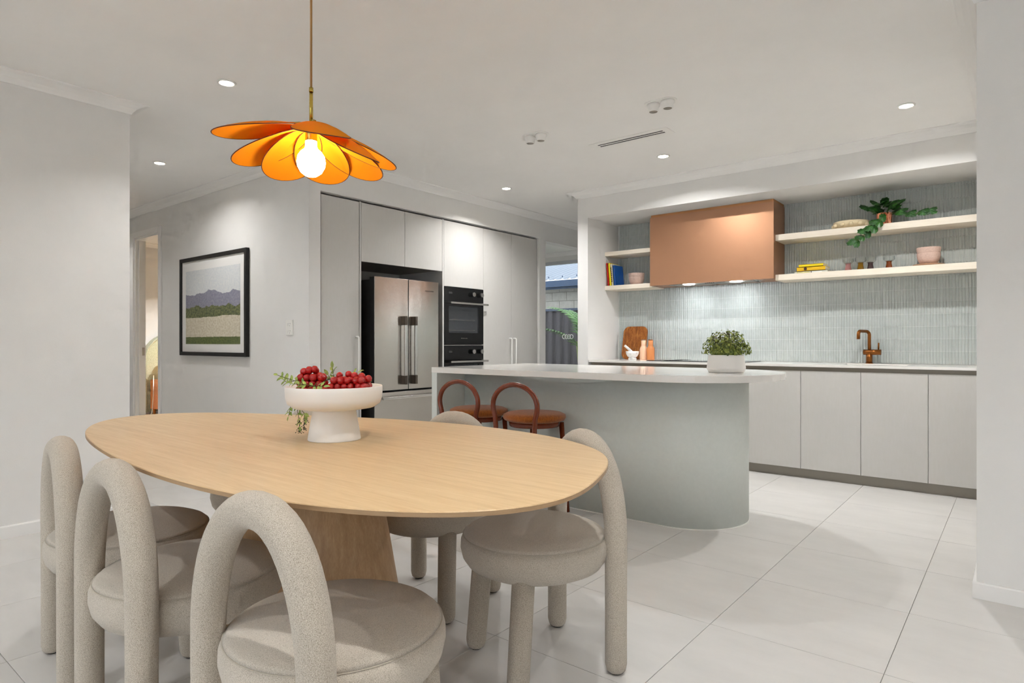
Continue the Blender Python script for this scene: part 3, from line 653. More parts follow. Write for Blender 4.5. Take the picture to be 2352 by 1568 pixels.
for x, c, lb in ((-2.952, (232, 190, 158), 'pale peach bottle grinder beside the chopping board'), (-2.874, (204, 128, 72), 'terracotta orange bottle grinder next to cooktop')):
    M['bt%g' % x] = mat('bottle_%d' % int(-x*1000), c, .55); M['bc%g' % x] = mat('bottle_cap_%d' % int(-x*1000), tuple(int(q*.62) for q in c), .55)
    t = thing('bottle_grinder', lb, 'grinder', (x, 5.75, .905), 0, 'bottle-shaped grinders by the cooktop')
    MB().lathe([(0, 0), (.037, 0), (.0385, .004), (.0385, .105), (.034, .122), (.025, .135), (.0235, .145), (.0235, .194), (0, .194)], (x, 5.75, .905), 32).build('body', 'bt%g' % x, t)
    MB().lathe([(0, .194), (.0225, .194), (.0215, .203), (0, .203)], (x, 5.75, .905), 28).build('cap', 'bc%g' % x, t)

# ================================================================== ISLAND
IX0, IY0, IY1 = -3.285, 3.14, 4.255; ir = (IY1-IY0)/2; icx = -1.04-ir; icy = (IY0+IY1)/2
def capsule(x0, cx, cy, r, n=40, y0=None, y1=None):
    P = [(x0, cy-r), ]; P += [(cx+r*math.sin(math.pi*k/n), cy-r*math.cos(math.pi*k/n)) for k in range(n+1)]; P += [(x0, cy+r)]; return P
cpz = capsule(IX0, icx, icy, ir)
ins = capsule(IX0+.002, icx, icy, ir-.002)
tag(MB().rings([[(x, y, .861) for x, y in ins], [(x, y, .863) for x, y in cpz], [(x, y, .898) for x, y in cpz], [(x, y, .9) for x, y in ins]]).build('island_worktop', 'stone'), 'white stone island worktop with a rounded end', 'worktop')
t = thing('kitchen_island', 'sage green island base with curved right end', 'island', (-2.3, 3.78, 0))
br = .355; bcy = 3.42+br; bcx = -1.625
bc = capsule(IX0+.06, bcx, bcy, br)
MB().rings([[(x, y, 0) for x, y in bc], [(x, y, .861) for x, y in bc]], smooth=False).build('body', 'sage', t)
_b = t.children[0].data
for p in _b.polygons: p.use_smooth = len(p.vertices) == 4 and abs(p.normal.z) < .1
MB().box(IX0, IX0+.052, IY0+.002, IY1-.05, 0, .861, c=.001).build('end_panel', 'sage', t)
M['caulk'] = mat('white_sealant', (226, 224, 218), .6)
bc2 = capsule(IX0+.06, bcx, bcy, br+.005); MB().rings([[(x, y, 0) for x, y in bc2], [(x, y, .005) for x, y in bc2]]).build('floor_bead', 'caulk', t)
# pot plant on the island
px_, py_ = -1.36, 3.70
t = thing('potted_plant', 'round-leaved green plant in white pot on island end', 'plant', (px_, py_, .9005))
MB().lathe([(0, 0), (.098, 0), (.101, .002), (.110, .022), (.111, .026), (.1, .1), (.0995, .103), (.094, .103), (.09, .09), (0, .09)], (px_, py_, .9005), 56).build('pot', 'ceramic', t)
fo = MB(); rnd = random.Random(5)
for k in range(760):
    a = rnd.uniform(0, 2*math.pi); e = math.asin(rnd.uniform(-.22, 1)); rad = rnd.uniform(.72, 1.06)
    p = Vector((px_+.135*rad*math.cos(a)*math.cos(e), py_+.12*rad*math.sin(a)*math.cos(e), 1.03+.118*rad*math.sin(e)))
    nrm = Vector((math.cos(a)*math.cos(e)+rnd.uniform(-.7, .7), math.sin(a)*math.cos(e)+rnd.uniform(-.7, .7), math.sin(e)+rnd.uniform(-.4, .9))).normalized()
    u = nrm.orthogonal().normalized(); q = nrm.cross(u); s = rnd.uniform(.005, .0095); b_ = rnd.uniform(0, 6.28)
    vs = [p+nrm*.002]+[p+(u*math.cos(b_+i*math.pi/3)+q*math.sin(b_+i*math.pi/3))*s for i in range(6)]
    fo.add(vs, [(0, 1+i, 1+(i+1) % 6) for i in range(6)])
tag(fo.build('foliage', 'leaf_round', t), kind='stuff')
tw_ = MB()
for k in range(40):
    a = rnd.uniform(0, 6.28); e = rnd.uniform(.1, 1.5); tw_.tube([(px_+.03*math.cos(a), py_+.03*math.sin(a), .99), (px_+.12*math.cos(a)*math.cos(e), py_+.11*math.sin(a)*math.cos(e), 1.03+.11*math.sin(e))], .0015, 4)
tag(tw_.build('twigs', 'twig', t), kind='stuff')
MB().sphere((px_, py_, 1.02), .075, 16, 10, sx=1.2, sz=.9).build('inner_foliage', 'leaf_round', t)

# ================================================================== BAR STOOLS
def arch_path(hw, z0, zs, zt, y, n=20, x=0, e=2.15):
    P = [(x-hw, y, z0), (x-hw, y, z0+(zs-z0)*.5), (x-hw, y, zs)]
    for k in range(1, n):
        a = math.pi*(1-k/n); c = math.cos(a); s_ = math.sin(a)
        P.append((x+hw*math.copysign(abs(c)**(2/e), c), y, zs+(zt-zs)*abs(s_)**(2/e)))
    return P+[(x+hw, y, zs), (x+hw, y, z0+(zs-z0)*.5), (x+hw, y, z0)]
def stool(x, y, rz, label):
    t = thing('bar_stool', label, 'stool', (x, y, 0), rz, 'red-brown hooped stools at the island')
    P = [(-.155, -.02, 0), (-.152, -.02, .3), (-.15, -.02, .56), (-.156, -.02, .62), (-.168, -.02, .66), (-.172, -.02, .69)]
    for k in range(1, 20): a = math.pi*(1-k/20); P.append((.172*math.cos(a), -.02, .69+.131*math.sin(a)))
    P += [(-p[0], p[1], p[2]) for p in reversed(P[:6])]
    MB().tube(P, [.0155]*len(P), 14, ref=(0, 1, 0)).build('back_hoop', 'stool', t, world=False)
    for sx in (-1, 1): MB().tube([(sx*.145, .34, 0), (sx*.115, .312, .572)], [.0125, .0165], 12).build('leg', 'stool', t, world=False)
    MB().lathe([(0, .552), (.155, .552), (.16, .558), (.162, .585), (0, .585)], (0, .18, 0), 40).build('seat_rail', 'stool', t, world=False)
    MB().lathe([(0, .584), (.165, .584), (.19, .592), (.2, .608), (.196, .625), (.17, .637), (.1, .643), (0, .645)], (0, .18, 0), 44).build('seat', 'velvet', t, world=False)
    MB().tube([(-.15, -.01, .22), (-.14, .335, .22)], .009, 10).tube([(.15, -.01, .22), (.14, .335, .22)], .009, 10).build('stretcher', 'stool', t, world=False)
    MB().tube([(-.14, .335, .26), (.14, .335, .26)], .009, 10).build('foot_rest', 'stool', t, world=False)
    return t
stool(-2.865, 3.0, R(0), 'rust velvet stool with red-brown hoop, nearest the island end panel')
stool(-2.385, 2.99, R(0), 'rust velvet stool with red-brown hoop, in front of plain island side')

# ================================================================== DINING TABLE
TZ = .74
co = [0.9883, 0.0645, -0.0658, 0.0037, 0.0297, -0.066, -0.041, -0.013, -0.005]
def outline(n=120, inset=0.0):
    P = []
    for k in range(n):
        a = 2*math.pi*k/n; r = co[0]+sum(co[2*j-1]*math.cos(j*a)+co[2*j]*math.sin(j*a) for j in range(1, 5))
        P.append(Vector((-1.97+1.2*r*math.cos(a), 1.29+.6*r*math.sin(a))))
    if inset:
        Q = []
        for k in range(n):
            d = (P[(k+1) % n]-P[k-1]).normalized(); Q.append(P[k]+Vector((-d.y, d.x))*inset)
        P = Q
    return P
tb = thing('dining_table', 'oval pale oak dining table with sculpted pedestal', 'table', (-1.9, 1.29, 0))
L0 = outline(); L1 = outline(inset=.002); L2 = outline(inset=.11)
top = MB().rings([[(p.x, p.y, TZ-.002) for p in L0], [(p.x, p.y, TZ) for p in L1]]).build('tabletop', 'oak', tb)
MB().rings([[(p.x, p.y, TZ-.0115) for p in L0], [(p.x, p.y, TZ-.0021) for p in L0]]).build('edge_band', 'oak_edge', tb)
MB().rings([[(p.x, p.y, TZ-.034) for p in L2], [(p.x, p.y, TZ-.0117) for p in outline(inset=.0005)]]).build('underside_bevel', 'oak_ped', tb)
def rr2(x0, x1, y0, y1, r, z, n=8): return [(x, y, z) for x, y in rrect(x0, x1, y0, y1, r, n)]
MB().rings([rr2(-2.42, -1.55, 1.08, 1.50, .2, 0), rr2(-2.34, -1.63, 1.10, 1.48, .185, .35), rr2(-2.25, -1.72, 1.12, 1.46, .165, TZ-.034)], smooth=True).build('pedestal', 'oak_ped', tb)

# ================================================================== DINING CHAIRS
def make_chair():
    t = thing('dining_chair', '', 'chair', (0, 0, 0), 0, 'beige hoop-back chairs around the dining table')
    P = arch_path(.19, .004, .42, .733, 0, 26); n = len(P)
    P = [P[0], (P[0][0], 0, .012), (P[0][0], 0, .03)]+P[1:-1]+[(-P[0][0], 0, .03), (-P[0][0], 0, .012), P[-1]]
    rad = []
    for p in P:
        rr = .0355+.0035*min(max((p[2]-.35)/.3, 0), 1)
        if p[2] < .008: rr = .022
        elif p[2] < .02: rr = .031
        rad.append(rr)
    a = MB().tube(P, rad, 20, ref=(0, 1, 0)).build('back_hoop', 'boucle', t, world=False)
    sm = [(p[0]*(1+.0362/.19) if abs(p[0]) > .18 else p[0]*1.19, -.004, p[2]) for p in P]
    for sx in (-1, 1):
        MB().tube([(sx*.165, .345, .004), (sx*.165, .345, .012), (sx*.165, .345, .03), (sx*.155, .32, .36)], [.022, .031, .035, .036], 18).build('leg', 'boucle', t, world=False)
        MB().cyl((sx*.165, .345, 0), (sx*.165, .345, .005), .018, seg=12).build('glide', 'glide', t, world=False)
        MB().cyl((sx*.19, 0, 0), (sx*.19, 0, .005), .018, seg=12).build('glide', 'glide', t, world=False)
    c = (0, .2, 0)
    prof = [(0, .317), (.15, .318), (.195, .323), (.226, .338), (.243, .362), (.25, .392), (.249, .415), (.242, .433)]
    s = MB().lathe(prof+[(0, .433)], c, 56).build('seat', 'boucle_seat', t, world=False)
    MB().lathe([(.242, .433), (.231, .444), (.2, .457), (.14, .468), (.07, .473), (0, .474)], c, 56).build('seat_cushion', 'boucle_seat', t, world=False)
    MB().lathe([(.2415, .4322), (.2432, .4332), (.2415, .4345)], c, 56).build('seam', 'seam', s, world=False)
    return t
proto = make_chair()
spots = [(-2.43, .667, math.atan2(-.058, .387), 'beige hoop-back chair, leftmost of the three on the near side'),
         (-1.845, .622, R(-1), 'beige hoop-back chair, middle of the three on the near side'),
         (-1.212, .671, R(3.5), 'beige hoop-back chair closest to the camera in the foreground'),
         (-1.199, 1.887, math.atan2(.163, -.351), 'beige hoop-back chair at the right showing its full side'),
         (-1.96, 2.015, math.atan2(-.09, -.365), 'beige hoop-back chair on the far side, in front of bar stools'),
         (-2.66, 1.735, R(180), 'beige hoop-back chair mostly hidden behind the fruit bowl')]
for i, (x, y, a, lb) in enumerate(spots):
    o = proto if i == 0 else copy_tree(proto)
    o.location = (x, y, 0); o.rotation_euler = (0, 0, a); o['label'] = lb

# ================================================================== FRUIT BOWL
fbx, fby = -1.857, 1.311
t = thing('pedestal_bowl', 'white footed bowl on the oak dining table', 'bowl', (fbx, fby, TZ))
MB().lathe([(0, 0), (.089, 0), (.0895, .003), (.083, .045), (.073, .1), (.071, .108), (0, .108)], (fbx, fby, TZ), 56).build('foot', 'ceramic', t)
MB().lathe([(0, .106), (.1, .106), (.135, .112), (.155, .125), (.1625, .145), (.164, .17), (.164, .184), (.1625, .186), (.159, .184), (.157, .15), (.14, .128), (.1, .122), (0, .122)], (fbx, fby, TZ), 64).build('dish', 'ceramic', t)
ico = bmesh.new(); bmesh.ops.create_icosphere(ico, subdivisions=2, radius=1); ico.verts.index_update()
IV = [v.co.copy() for v in ico.verts]; IFc = [[v.index for v in f.verts] for f in ico.faces]; ico.free()
RTV = Vector((math.cos(R(39)), math.sin(R(39)), 0)); FWV = Vector((-math.sin(R(39)), math.cos(R(39)), 0))
def bunch(cx, cd, zs, label, pts, seed):
    rnd = random.Random(seed); base = Vector((fbx, fby, TZ+.122+zs))
    o = base+RTV*cx+FWV*cd
    t = thing('grape_bunch', label, 'grapes', o[:], 0, 'red grape bunches in the white bowl')
    gm = None
    for (a, b, c_) in pts:
        r = rnd.uniform(.0115, .0135); p = RTV*(a+rnd.uniform(-.003, .003))+FWV*(b+rnd.uniform(-.003, .003))+Vector((0, 0, c_))
        if gm is None: gm = MB().add([v for v in IV], IFc, True).build('grape', 'grape', t, world=False); g = gm
        else: g = gm.copy(); COL.objects.link(g)
        g.location = p; g.scale = (r, r, r*rnd.uniform(1.0, 1.12)); g.rotation_euler = (rnd.uniform(0, .6), rnd.uniform(0, .6), 0)
    MB().tube([Vector(o)+Vector((0, 0, .02)), Vector(o)+RTV*.05+Vector((0, 0, .045)), Vector(o)+RTV*.075+Vector((0, 0, .05))], .002, 6).build('stalk', 'twig', t)
A = [(x*.022-.04+(.011 if y % 2 else 0), y*.02-.03, .012) for x in range(5) for y in range(4)]
A += [(x*.022-.036, y*.02-.028, .033) for x in range(4) for y in range(4)]+[(x*.023-.036, y*.02-.025, .054) for x in range(4) for y in range(3)]+[(-.03, -.01, .074), (-.008, -.012, .079), (.014, -.014, .083), (-.018, .01, .074), (.006, .008, .076), (.028, -.01, .06), (.04, -.015, .052)]
bunch(-.07, -.02, .04, 'red grape bunch at left of bowl among trailing leaves', A, 1)
B = [(x*.0225-.052+(.011 if y % 2 else 0), y*.02-.055, .012) for x in range(6) for y in range(5)]
B += [(x*.0225-.052, y*.02-.052, .034) for x in range(6) for y in range(5)]+[(x*.0235-.042, y*.02-.05, .055) for x in range(5) for y in range(4)]+[(-.03, -.02, .071), (.0, -.015, .075), (.018, -.02, .07), (.045, -.02, .067), (.068, -.025, .06)]
bunch(.058, -.012, .03, 'red grape bunch filling the right half of bowl', B, 2)
# leafy sprigs
def ovleaf(L, W):
    v = [(0, 0, 0)]; k_ = ((.25, .8), (.5, 1), (.78, .62)); 
    for u, q in k_: v += [(-W/2*q, L*u, .12*W), (0, L*u, -.02*L), (W/2*q, L*u, .12*W)]
    v.append((0, L, -.06*L))
    f = [(0, 2, 1), (0, 3, 2)]
    for i in range(2): a = 1+3*i; f += [(a, a+1, a+4, a+3), (a+1, a+2, a+5, a+4)]
    f += [(7, 8, 10), (8, 9, 10)]; return v, f
def sprig(label, origin, stems, seed, lsize=.026, berries=()):
    rnd = random.Random(seed); o = Vector((fbx, fby, TZ))
    P = lambda a, b, c: o+RTV*a+FWV*b+Vector((0, 0, c))
    t = thing('leafy_sprig', label, 'foliage', P(*origin)[:], 0, 'green leafy sprigs in the fruit bowl')
    lv_, lf_ = ovleaf(1, .48)
    for st in stems:
        pts = [P(*q) for q in st]; MB().tube(pts, .0011, 5).build('stem', 'twig', t)
        dense = []
        for i in range(len(pts)-1):
            for k in range(2): dense.append((pts[i].lerp(pts[i+1], k/2), (pts[i+1]-pts[i]).normalized()))
        dense.append((pts[-1], (pts[-1]-pts[-2]).normalized()))
        for i, (p, d) in enumerate(dense):
            if i == 0: continue
            for sgn in ((1, -1) if i < len(dense)-1 else (0,)):
                side = d.cross(Vector((rnd.uniform(-.4, .4), -1, .5))).normalized()*sgn
                dd = d*(.6 if sgn else 1)+side*.8+Vector((0, 0, rnd.uniform(-.2, .25)))
                MB().add(place(lv_, p, dd, (rnd.uniform(-.4, .4), -.6, .7), lsize*rnd.uniform(.75, 1.15)), lf_, True).build('leaf', 'leaf_mid', t)
    for st in berries:
        mb = MB()
        for k in range(22):
            q = P(st[0]+rnd.gauss(0, .005), st[1]+rnd.gauss(0, .004), st[2]-rnd.uniform(0, .045)); c0 = P(st[0], st[1], 0); c0.z = q.z+.008
            mb.sphere(q, .0018, 6, 4); mb.tube([c0, q], .0005, 4)
        mb.tube([P(st[0], st[1], st[2]+.015), P(st[0], st[1], st[2]-.04)], .0007, 4)
        tag(mb.build('berries', 'berry', t), kind='stuff')
sprig('leafy sprig trailing over left rim of bowl with hanging tips', (-.12, -.04, .19), [[(-.06, -.07, .18), (-.10, -.085, .205), (-.135, -.08, .215), (-.175, -.06, .225)],
      [(-.06, -.08, .19), (-.10, -.09, .21), (-.14, -.07, .2), (-.16, -.05, .21)], [(-.02, -.1, .19), (-.06, -.12, .197), (-.1, -.125, .2)],
      [(-.05, -.11, .19), (-.02, -.125, .193), (.0, -.13, .192)],
      [(-.10, .09, .19), (-.155, .10, .192), (-.172, .10, .15), (-.165, .10, .10), (-.155, .09, .06), (-.15, .085, .035)],
      [(-.155, .10, .192), (-.18, .09, .14), (-.185, .09, .10), (-.19, .085, .07)], [(-.165, .1, .11), (-.135, .09, .08), (-.13, .085, .06)]], 4, .024, [(-.15, .085, .052), (-.134, .085, .06), (-.086, .1, .10)])
sprig('upright leafy sprig standing between the two grape bunches', (.0, .02, .19), [[(.0, .02, .16), (-.005, .02, .2), (-.01, .02, .225), (-.012, .02, .245)], [(.02, .02, .16), (.03, .02, .205), (.05, .02, .22), (.075, .02, .23)], [(.0, .03, .17), (-.02, .03, .205), (-.03, .03, .22)]], 6, .024)

# ================================================================== PENDANT LAMP
pcx, pcy = -1.975, 1.296
t = thing('pendant_lamp', 'orange petal pendant lamp with lit globe bulb over table', 'lamp', (pcx, pcy, 1.66))
MB().cyl((pcx, pcy, 1.985), (pcx, pcy, ZC-.03), .0042, seg=10).build('cord', 'cord', t)
MB().lathe([(0, 0), (.055, 0), (.055, -.02), (.01, -.032), (0, -.032)], (pcx, pcy, ZC), 32).build('ceiling_rose', 'brass', t)
MB().cyl((pcx, pcy, 1.86), (pcx, pcy, 1.985), .0065, seg=14).cyl((pcx, pcy, 1.972), (pcx, pcy, 1.988), .0075, seg=14).build('stem', 'brass', t)
MB().lathe([(0, 1.795), (.02, 1.795), (.021, 1.8), (.021, 1.845), (.03, 1.85), (.03, 1.858), (.008, 1.862), (0, 1.862)], (pcx, pcy, 0), 24).build('lamp_holder', 'brass', t)
MB().lathe([(0, 1.668), (.02, 1.672), (.037, 1.685), (.0475, 1.705), (.05, 1.722), (.0465, 1.742), (.036, 1.758), (.024, 1.768), (.02, 1.778), (.02, 1.796), (0, 1.797)], (pcx, pcy, 0), 32).build('bulb', 'bulb', t)
def petal(phi, tilt, tz, lw):
    """phi: angle from towards-camera, positive to the picture's right"""
    out = (-FWV)*math.cos(phi)+RTV*math.sin(phi); side = Vector((-out.y, out.x, 0))
    dirv = out*math.cos(tilt)-Vector((0, 0, 1))*math.sin(tilt); nrm = side.cross(dirv); nrm = nrm if nrm.z > 0 else -nrm
    c0 = Vector((pcx, pcy, tz))+out*.02; Lp, Wp = .315, lw; n = 40; rr = [0, .3, .6, .85, 1]
    def P(u, v, h=0): return c0+dirv*(Lp*(.5+.5*u))+side*(Wp*.5*v*(.86+.14*u))-nrm*(.028*(v*v)+.02*u*u-h)
    for top_, nm, m in ((.0, 'petal', 'petal'),):
        V = []; F = []
        for h in (.0014, -.0014):
            o = len(V); V.append(P(0, 0, h))
            for q in rr[1:]:
                for k in range(n): a = 2*math.pi*k/n; V.append(P(q*math.cos(a), q*math.sin(a), h))
            for k in range(n):
                f = (o, o+1+k, o+1+(k+1) % n); F.append(f if h > 0 else f[::-1])
                for j in range(len(rr)-2):
                    a0 = o+1+j*n; f = (a0+k, a0+n+k, a0+n+(k+1) % n, a0+(k+1) % n); F.append(f if h > 0 else f[::-1])
        e0 = 1+(len(rr)-2)*n; e1 = e0+1+(len(rr)-1)*n
        pe = MB().add(V, F, True).build('petal', 'petal', t)
    MB().tube([P(math.cos(2*math.pi*k/n), math.sin(2*math.pi*k/n)) for k in range(n+1)], .0019, 6, cap=False).build('petal_rim', 'petal_edge', pe)
    a, b = Vector((pcx, pcy, 1.856))+out*.02, P(-.86, 0, .003)
    MB().tube([a, b+Vector((0, 0, .006)), P(-.62, 0, .003)], .004, 8).build('bracket', 'brass', t)
for phi, tilt, tz, lw in ((28, 23.5, 1.874, .215), (64, 31, 1.872, .215), (102, 24, 1.864, .23), (142, 23, 1.86, .23), (184, 23, 1.86, .23), (222, 24, 1.862, .23), (256, 19, 1.858, .22), (298, 12, 1.866, .205)):
    petal(R(phi), R(tilt), tz, lw)

# ================================================================== PICTURE, OUTLET
t = thing('framed_picture', 'black framed landscape print with white mat on hallway wall', 'picture', (-5.96, YP, .95))
fx0, fx1, fz0, fz1 = -6.625, -5.305, .950, 1.916; fw_ = .036; yf = YP-.034
MB().box(fx0, fx1, yf, YP-.002, fz1-fw_, fz1).box(fx0, fx1, yf, YP-.002, fz0, fz0+fw_).box(fx0, fx0+fw_, yf, YP-.002, fz0+fw_, fz1-fw_).box(fx1-fw_, fx1, yf, YP-.002, fz0+fw_, fz1-fw_).build('frame', 'blackm', t)
box(fx0+fw_, fx1-fw_, YP-.02, YP-.006, fz0+fw_, fz1-fw_).build('mat_board', 'trim', t)
m = mat('landscape_print', (200, 200, 200), .35); nt = NT(m); M['print'] = m
tc = nt.new('ShaderNodeTexCoord'); sx_ = nt.new('ShaderNodeSeparateXYZ'); nt.link(tc.outputs['Generated'], sx_.inputs[0])
def edge(node_h, amp, sc, base, stretch=(1, 1, 1)):
    mp = nt.new('ShaderNodeMapping'); mp.inputs['Scale'].default_value = stretch; nt.link(tc.outputs['Generated'], mp.inputs[0])
    n = nt.new('ShaderNodeTexNoise', Scale=sc, Detail=5); nt.link(mp.outputs[0], n.inputs['Vector'])
    a = nt.new('ShaderNodeMath', operation='MULTIPLY_ADD'); nt.link(n.outputs[0], a.inputs[0]); a.inputs[1].default_value = amp; a.inputs[2].default_value = base-amp/2
    c = nt.new('ShaderNodeMath', operation='LESS_THAN'); nt.link(sx_.outputs['Z'], c.inputs[0]); nt.link(a.outputs[0], c.inputs[1]); return c.outputs[0]
def over(a, fac, col):
    x = nt.new('ShaderNodeMix', data_type='RGBA'); nt.link(fac, x.inputs[0]); nt.link(a, x.inputs[6]); 
    if isinstance(col, tuple): x.inputs[7].default_value = lin(col)
    else: nt.link(col, x.inputs[7])
    return x.outputs[2]
nz = nt.new('ShaderNodeTexNoise', Scale=38, Detail=4); nt.link(tc.outputs['Generated'], nz.inputs['Vector'])
sky_ = ramp(nt, nz.outputs[0], [(.3, (206, 210, 214)), (.7, (222, 223, 222))])
hill = ramp(nt, nz.outputs[0], [(.3, (126, 126, 146)), (.7, (156, 154, 168))])
grn = ramp(nt, nz.outputs[0], [(.35, (62, 72, 44)), (.65, (128, 132, 84))])
ter = ramp(nt, nz.outputs[0], [(.35, (198, 186, 160)), (.65, (222, 214, 196))])
gr2 = ramp(nt, nz.outputs[0], [(.35, (74, 88, 42)), (.65, (112, 122, 66))])
c_ = over(sky_, edge(None, .3, 3.2, .68, (1, 1, 0)), hill)
c_ = over(c_, edge(None, .2, 7, .50, (1, 1, 0)), grn)
c_ = over(c_, edge(None, .1, 2, .36, (1, 1, 0)), ter)
c_ = over(c_, edge(None, .02, 20, .095, (1, 1, 0)), gr2)
nt.link(c_, nt.b.inputs['Base Color'])
box(-6.508, -5.43, YP-.0215, YP-.02, 1.063, 1.784).build('print', 'print', t)
t = thing('power_outlet', 'white vertical double power outlet right of the framed picture', 'outlet', (-4.66, YP, 1.2))
MB().box(-4.706, -4.609, YP-.012, YP-.0005, 1.139, 1.262, c=.003).build('plate', 'plastic', t)
for z in (1.225, 1.165):
    MB().box(-4.685, -4.67, YP-.016, YP-.012, z-.012, z+.012).build('rocker_switch', 'plastic', t)
    for dx, dz in ((-.008, .008), (.008, .008), (0, -.01)): box(-4.645+dx-.0015, -4.645+dx+.0015, YP-.0124, YP-.012, z+dz-.005, z+dz+.005).build('socket_slot', 'kick', t)

# ================================================================== BEDROOM
M['green_vel'] = fabric('olive_fabric', (148, 152, 128), (182, 184, 160), 160, .2, .003)
t = thing('headboard', 'olive green upholstered headboard with rounded corner in bedroom', 'headboard', (-10.15, 4.6, 0))
hp = [(3.815, .05), (3.815, .85)]+[(3.815+.36*(1-math.cos(R(90)*k/8)), .85+.36*math.sin(R(90)*k/8)) for k in range(1, 9)]+[(5.7, 1.21), (5.7, .05)]
MB().rings([[(-10.19, y, z) for y, z in hp], [(-10.09, y, z) for y, z in hp]]).build('panel', 'green_vel', t)
MB().tube([(-10.088, y+.012, z-.012) for y, z in hp[:-2]], .014, 10).build('piping', 'green_vel', t)
M['teak'] = wood('teak', (160, 92, 38), (186, 112, 52), (206, 132, 68), (20, 1.2, 20), .4)
t = thing('bedside_table', 'orange-brown timber bedside table beside headboard', 'bedside table', (-9.8, 4.25, 0))
MB().box(-10.05, -9.6, 3.872, 4.38, .1, .53, c=.006).build('body', 'teak', t)
MB().box(-9.602, -9.595, 3.89, 4.36, .12, .31).build('drawer', 'teak', t)
for a, b in ((-10.0, 3.91), (-9.66, 3.91), (-10.0, 4.34), (-9.66, 4.34)): MB().cyl((a, b, .004), (a, b, .1), .018, seg=12).build('leg', 'teak', t)
t = thing('table_lamp', 'small warm bedside lamp mostly hidden by the door frame', 'lamp', (-9.8, 4.04, .53))
MB().lathe([(0, .5305), (.06, .5305), (.06, .545), (.014, .555), (.012, .85), (0, .85)], (-9.8, 4.04, 0), 24).build('base', 'ceramic', t)
M['lampshade'] = emit('lit_lampshade', (255, 228, 180), 2.5)
MB().lathe([(.16, .84), (.155, .84), (.07, 1.0), (.075, 1.0)], (-9.8, 4.04, 0), 28).build('shade', 'lampshade', t)
l = bpy.data.lights.new('bulb', 'POINT'); l.energy = 40; l.color = (1, .86, .66); l.shadow_soft_size = .05; lo = bpy.data.objects.new('bulb', l); COL.objects.link(lo); lo.parent = t; lo.location = (0, 0, .37)
MB().tube([(-9.9, 3.86, .6), (-9.9, 3.855, .3), (-9.88, 3.83, .05), (-9.9, 3.81, .012), (-9.95, 3.8, .012), (-10.05, 3.78, .012)], .006, 8).build('power_cord', 'plastic', t)

downlight(-8.6, 4.2, 'unseen round downlight added to the bedroom ceiling as fill', None, 55)  # unseen lamp, added to brighten the bedroom walls
downlight(-6.3, 7.3, 'unseen round downlight added to the scullery ceiling as fill', None, 9)  # extra lamp out of view, lifts the dark scullery ceiling

# ================================================================== OUTSIDE
M['ground'] = noise_mat('concrete_path', (160, 158, 152), (140, 138, 132), 6, .9)
struct(box(-16, 4, YS+.12, 14, -.2, -.05).box(-10, 8, -9, -3.3, -.2, -.02), 'ground', 'ground')
M['fence'] = mat('dark_fence_steel', (98, 95, 99), .5, .1)
t = thing('steel_fence', 'dark grey ribbed steel fence beyond the scullery window', 'fence', (-7.5, 10.2, -.05))
x = -9.6; k = 0
while x < -4.6:
    MB().rings([[(x+a, 10.2+b, -.05) for a, b in ((0, 0), (.03, -.035), (.10, -.035), (.13, 0), (.19, 0), (.19, .004), (.13, .004), (.10, -.031), (.03, -.031), (0, .004))], [(x+a, 10.2+b, 1.70) for a, b in ((0, 0), (.03, -.035), (.10, -.035), (.13, 0), (.19, 0), (.19, .004), (.13, .004), (.10, -.031), (.03, -.031), (0, .004))]]).build('fence_sheet', 'fence', t)
    x += .19
M['frail'] = mat('fence_rail', (92, 104, 124), .4, .2)
box(-9.6, -4.6, 10.15, 10.23, 1.70, 1.745).build('rail', 'frail', t)
M['block'] = noise_mat('pale_block', (206, 204, 194), (190, 187, 176), 9, .95, bump=.2)
M['mortar'] = mat('mortar_joint', (150, 146, 138), .95)
t = thing('neighbour_house', 'neighbouring house with pale block wall and ribbed metal roof', 'house', (-9.5, 12.0, -.05))
box(-12.0, -6.5, 11.86, 12.0, -.05, 2.42).build('wall', 'mortar', t)
bw_, bh = .40, .20; bm0 = None
for r in range(7, 12):
    for c in range(14):
        x = -12.0+c*bw_+(.2 if r % 2 else 0); z = .03+r*bh
        if bm0 is None: bm0 = MB().box(.004, bw_-.004, -.012, .005, .004, bh-.004, c=.004).build('block', 'block', t, world=False); o = bm0
        else: o = bm0.copy(); COL.objects.link(o)
        o.location = Vector((x, 11.86, z))-OFF[t.name]
M['gutter'] = mat('blue_grey_gutter', (58, 78, 104), .4, .3); M['soffit'] = mat('soffit', (196, 204, 212), .6)
g = MB().box(-12.0, -6.5, 11.30, 11.42, 2.30, 2.44).box(-12.0, -6.5, 11.42, 11.46, 2.26, 2.36).build('gutter', 'gutter', t)
box(-12.0, -6.5, 11.46, 11.9, 2.40, 2.42).build('soffit', 'soffit', t)
M['roof'] = mat('pale_metal_roof', (128, 138, 150), .5, .1)
pr = []; x = -13.0
while x < -5.5: pr += [(x, 0), (x+.04, .024), (x+.085, .024), (x+.125, 0)]; x += .19
rf = MB(); sl = math.tan(R(17)); n = len(pr)
V = [(a, 11.36, 2.455+b) for a, b in pr]+[(a, 16.4, 2.455+b+5.04*sl) for a, b in pr]
rf.add(V, [(i, i+1, n+i+1, n+i) for i in range(n-1)]).build('roof', 'roof', t)
for k in range(16): MB().cyl((-11.0+k*.38, 11.62, 2.455+.26*sl), (-11.0+k*.38, 11.62, 2.455+.26*sl+.04), .012, seg=6).build('roof_screw', 'gutter', t)
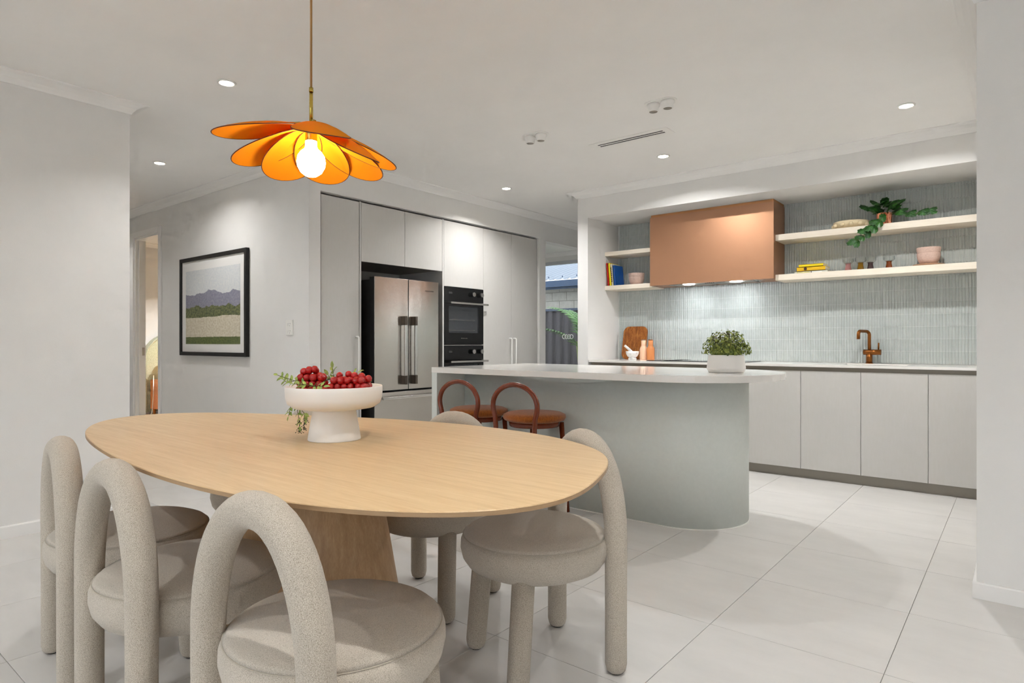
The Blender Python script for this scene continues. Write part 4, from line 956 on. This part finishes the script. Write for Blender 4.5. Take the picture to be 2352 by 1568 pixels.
# palm
M['palm'] = noise_mat('palm_frond', (64, 122, 48), (110, 160, 74), 12, .45)
ppos = Vector((-5.95, 9.3, -.05)); rnd = random.Random(11)
t = thing('palm', 'bright green palm outside the scullery window by the fence', 'palm', ppos[:])
for k in range(3): MB().tube([ppos+Vector((.05*k, .03*k, 0)), ppos+Vector((.07*k-.05, .03*k, .6)), ppos+Vector((.12*k-.12, .04*k, 1.15))], [.028, .022, .016], 8).build('cane', 'leaf_mid', t)
for k in range(16):
    a = rnd.uniform(0, 6.28); b0 = ppos+Vector((rnd.uniform(-.1, .12), rnd.uniform(-.1, .1), rnd.uniform(1.0, 1.55))); L = rnd.uniform(.6, 1.0); e = rnd.uniform(.9, 1.35)
    mid = []
    for i in range(9):
        u = i/8; mid.append(b0+Vector((math.cos(a)*math.cos(e)*L*u*(1+.5*u), math.sin(a)*math.cos(e)*L*u*(1+.5*u), L*u*math.sin(e)-.35*L*u*u)))
    mb = MB().tube(mid, .005, 5)
    for i in range(1, 9):
        d = (mid[i]-mid[i-1]).normalized(); s_ = d.cross(Vector((0, 0, 1))).normalized()
        for h in (0, .5):
            p = mid[i-1].lerp(mid[i], h+.5)
            for sg in (-1, 1):
                e_ = p+(d*.55+s_*sg*.8+Vector((0, 0, -.25))).normalized()*.26*(1.1-.06*i); q = d*.012
                mb.add([p-q, p+q, p.lerp(e_, .5)+q*1.2+Vector((0, 0, .02)), e_, p.lerp(e_, .5)-q*1.2+Vector((0, 0, .02))], [(0, 1, 2, 4), (4, 2, 3)])
    mb.build('frond', 'palm', t)
# reflections in the pane, modelled as a row of flat white rings
M['reflected_white'] = mat('white_reflection', (248, 248, 248), .5)
t = thing('ring_reflection', 'row of four white rings modelling reflections in the scullery window glass', 'reflection', (-5.815, YS+.044, 1.176))
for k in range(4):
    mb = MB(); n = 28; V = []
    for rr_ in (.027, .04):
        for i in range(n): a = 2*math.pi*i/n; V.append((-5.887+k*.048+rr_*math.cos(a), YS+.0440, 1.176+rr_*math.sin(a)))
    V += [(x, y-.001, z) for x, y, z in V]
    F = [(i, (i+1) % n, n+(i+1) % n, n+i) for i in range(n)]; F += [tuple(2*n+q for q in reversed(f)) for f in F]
    mb.add(V, F).build('ring', 'reflected_white', t)
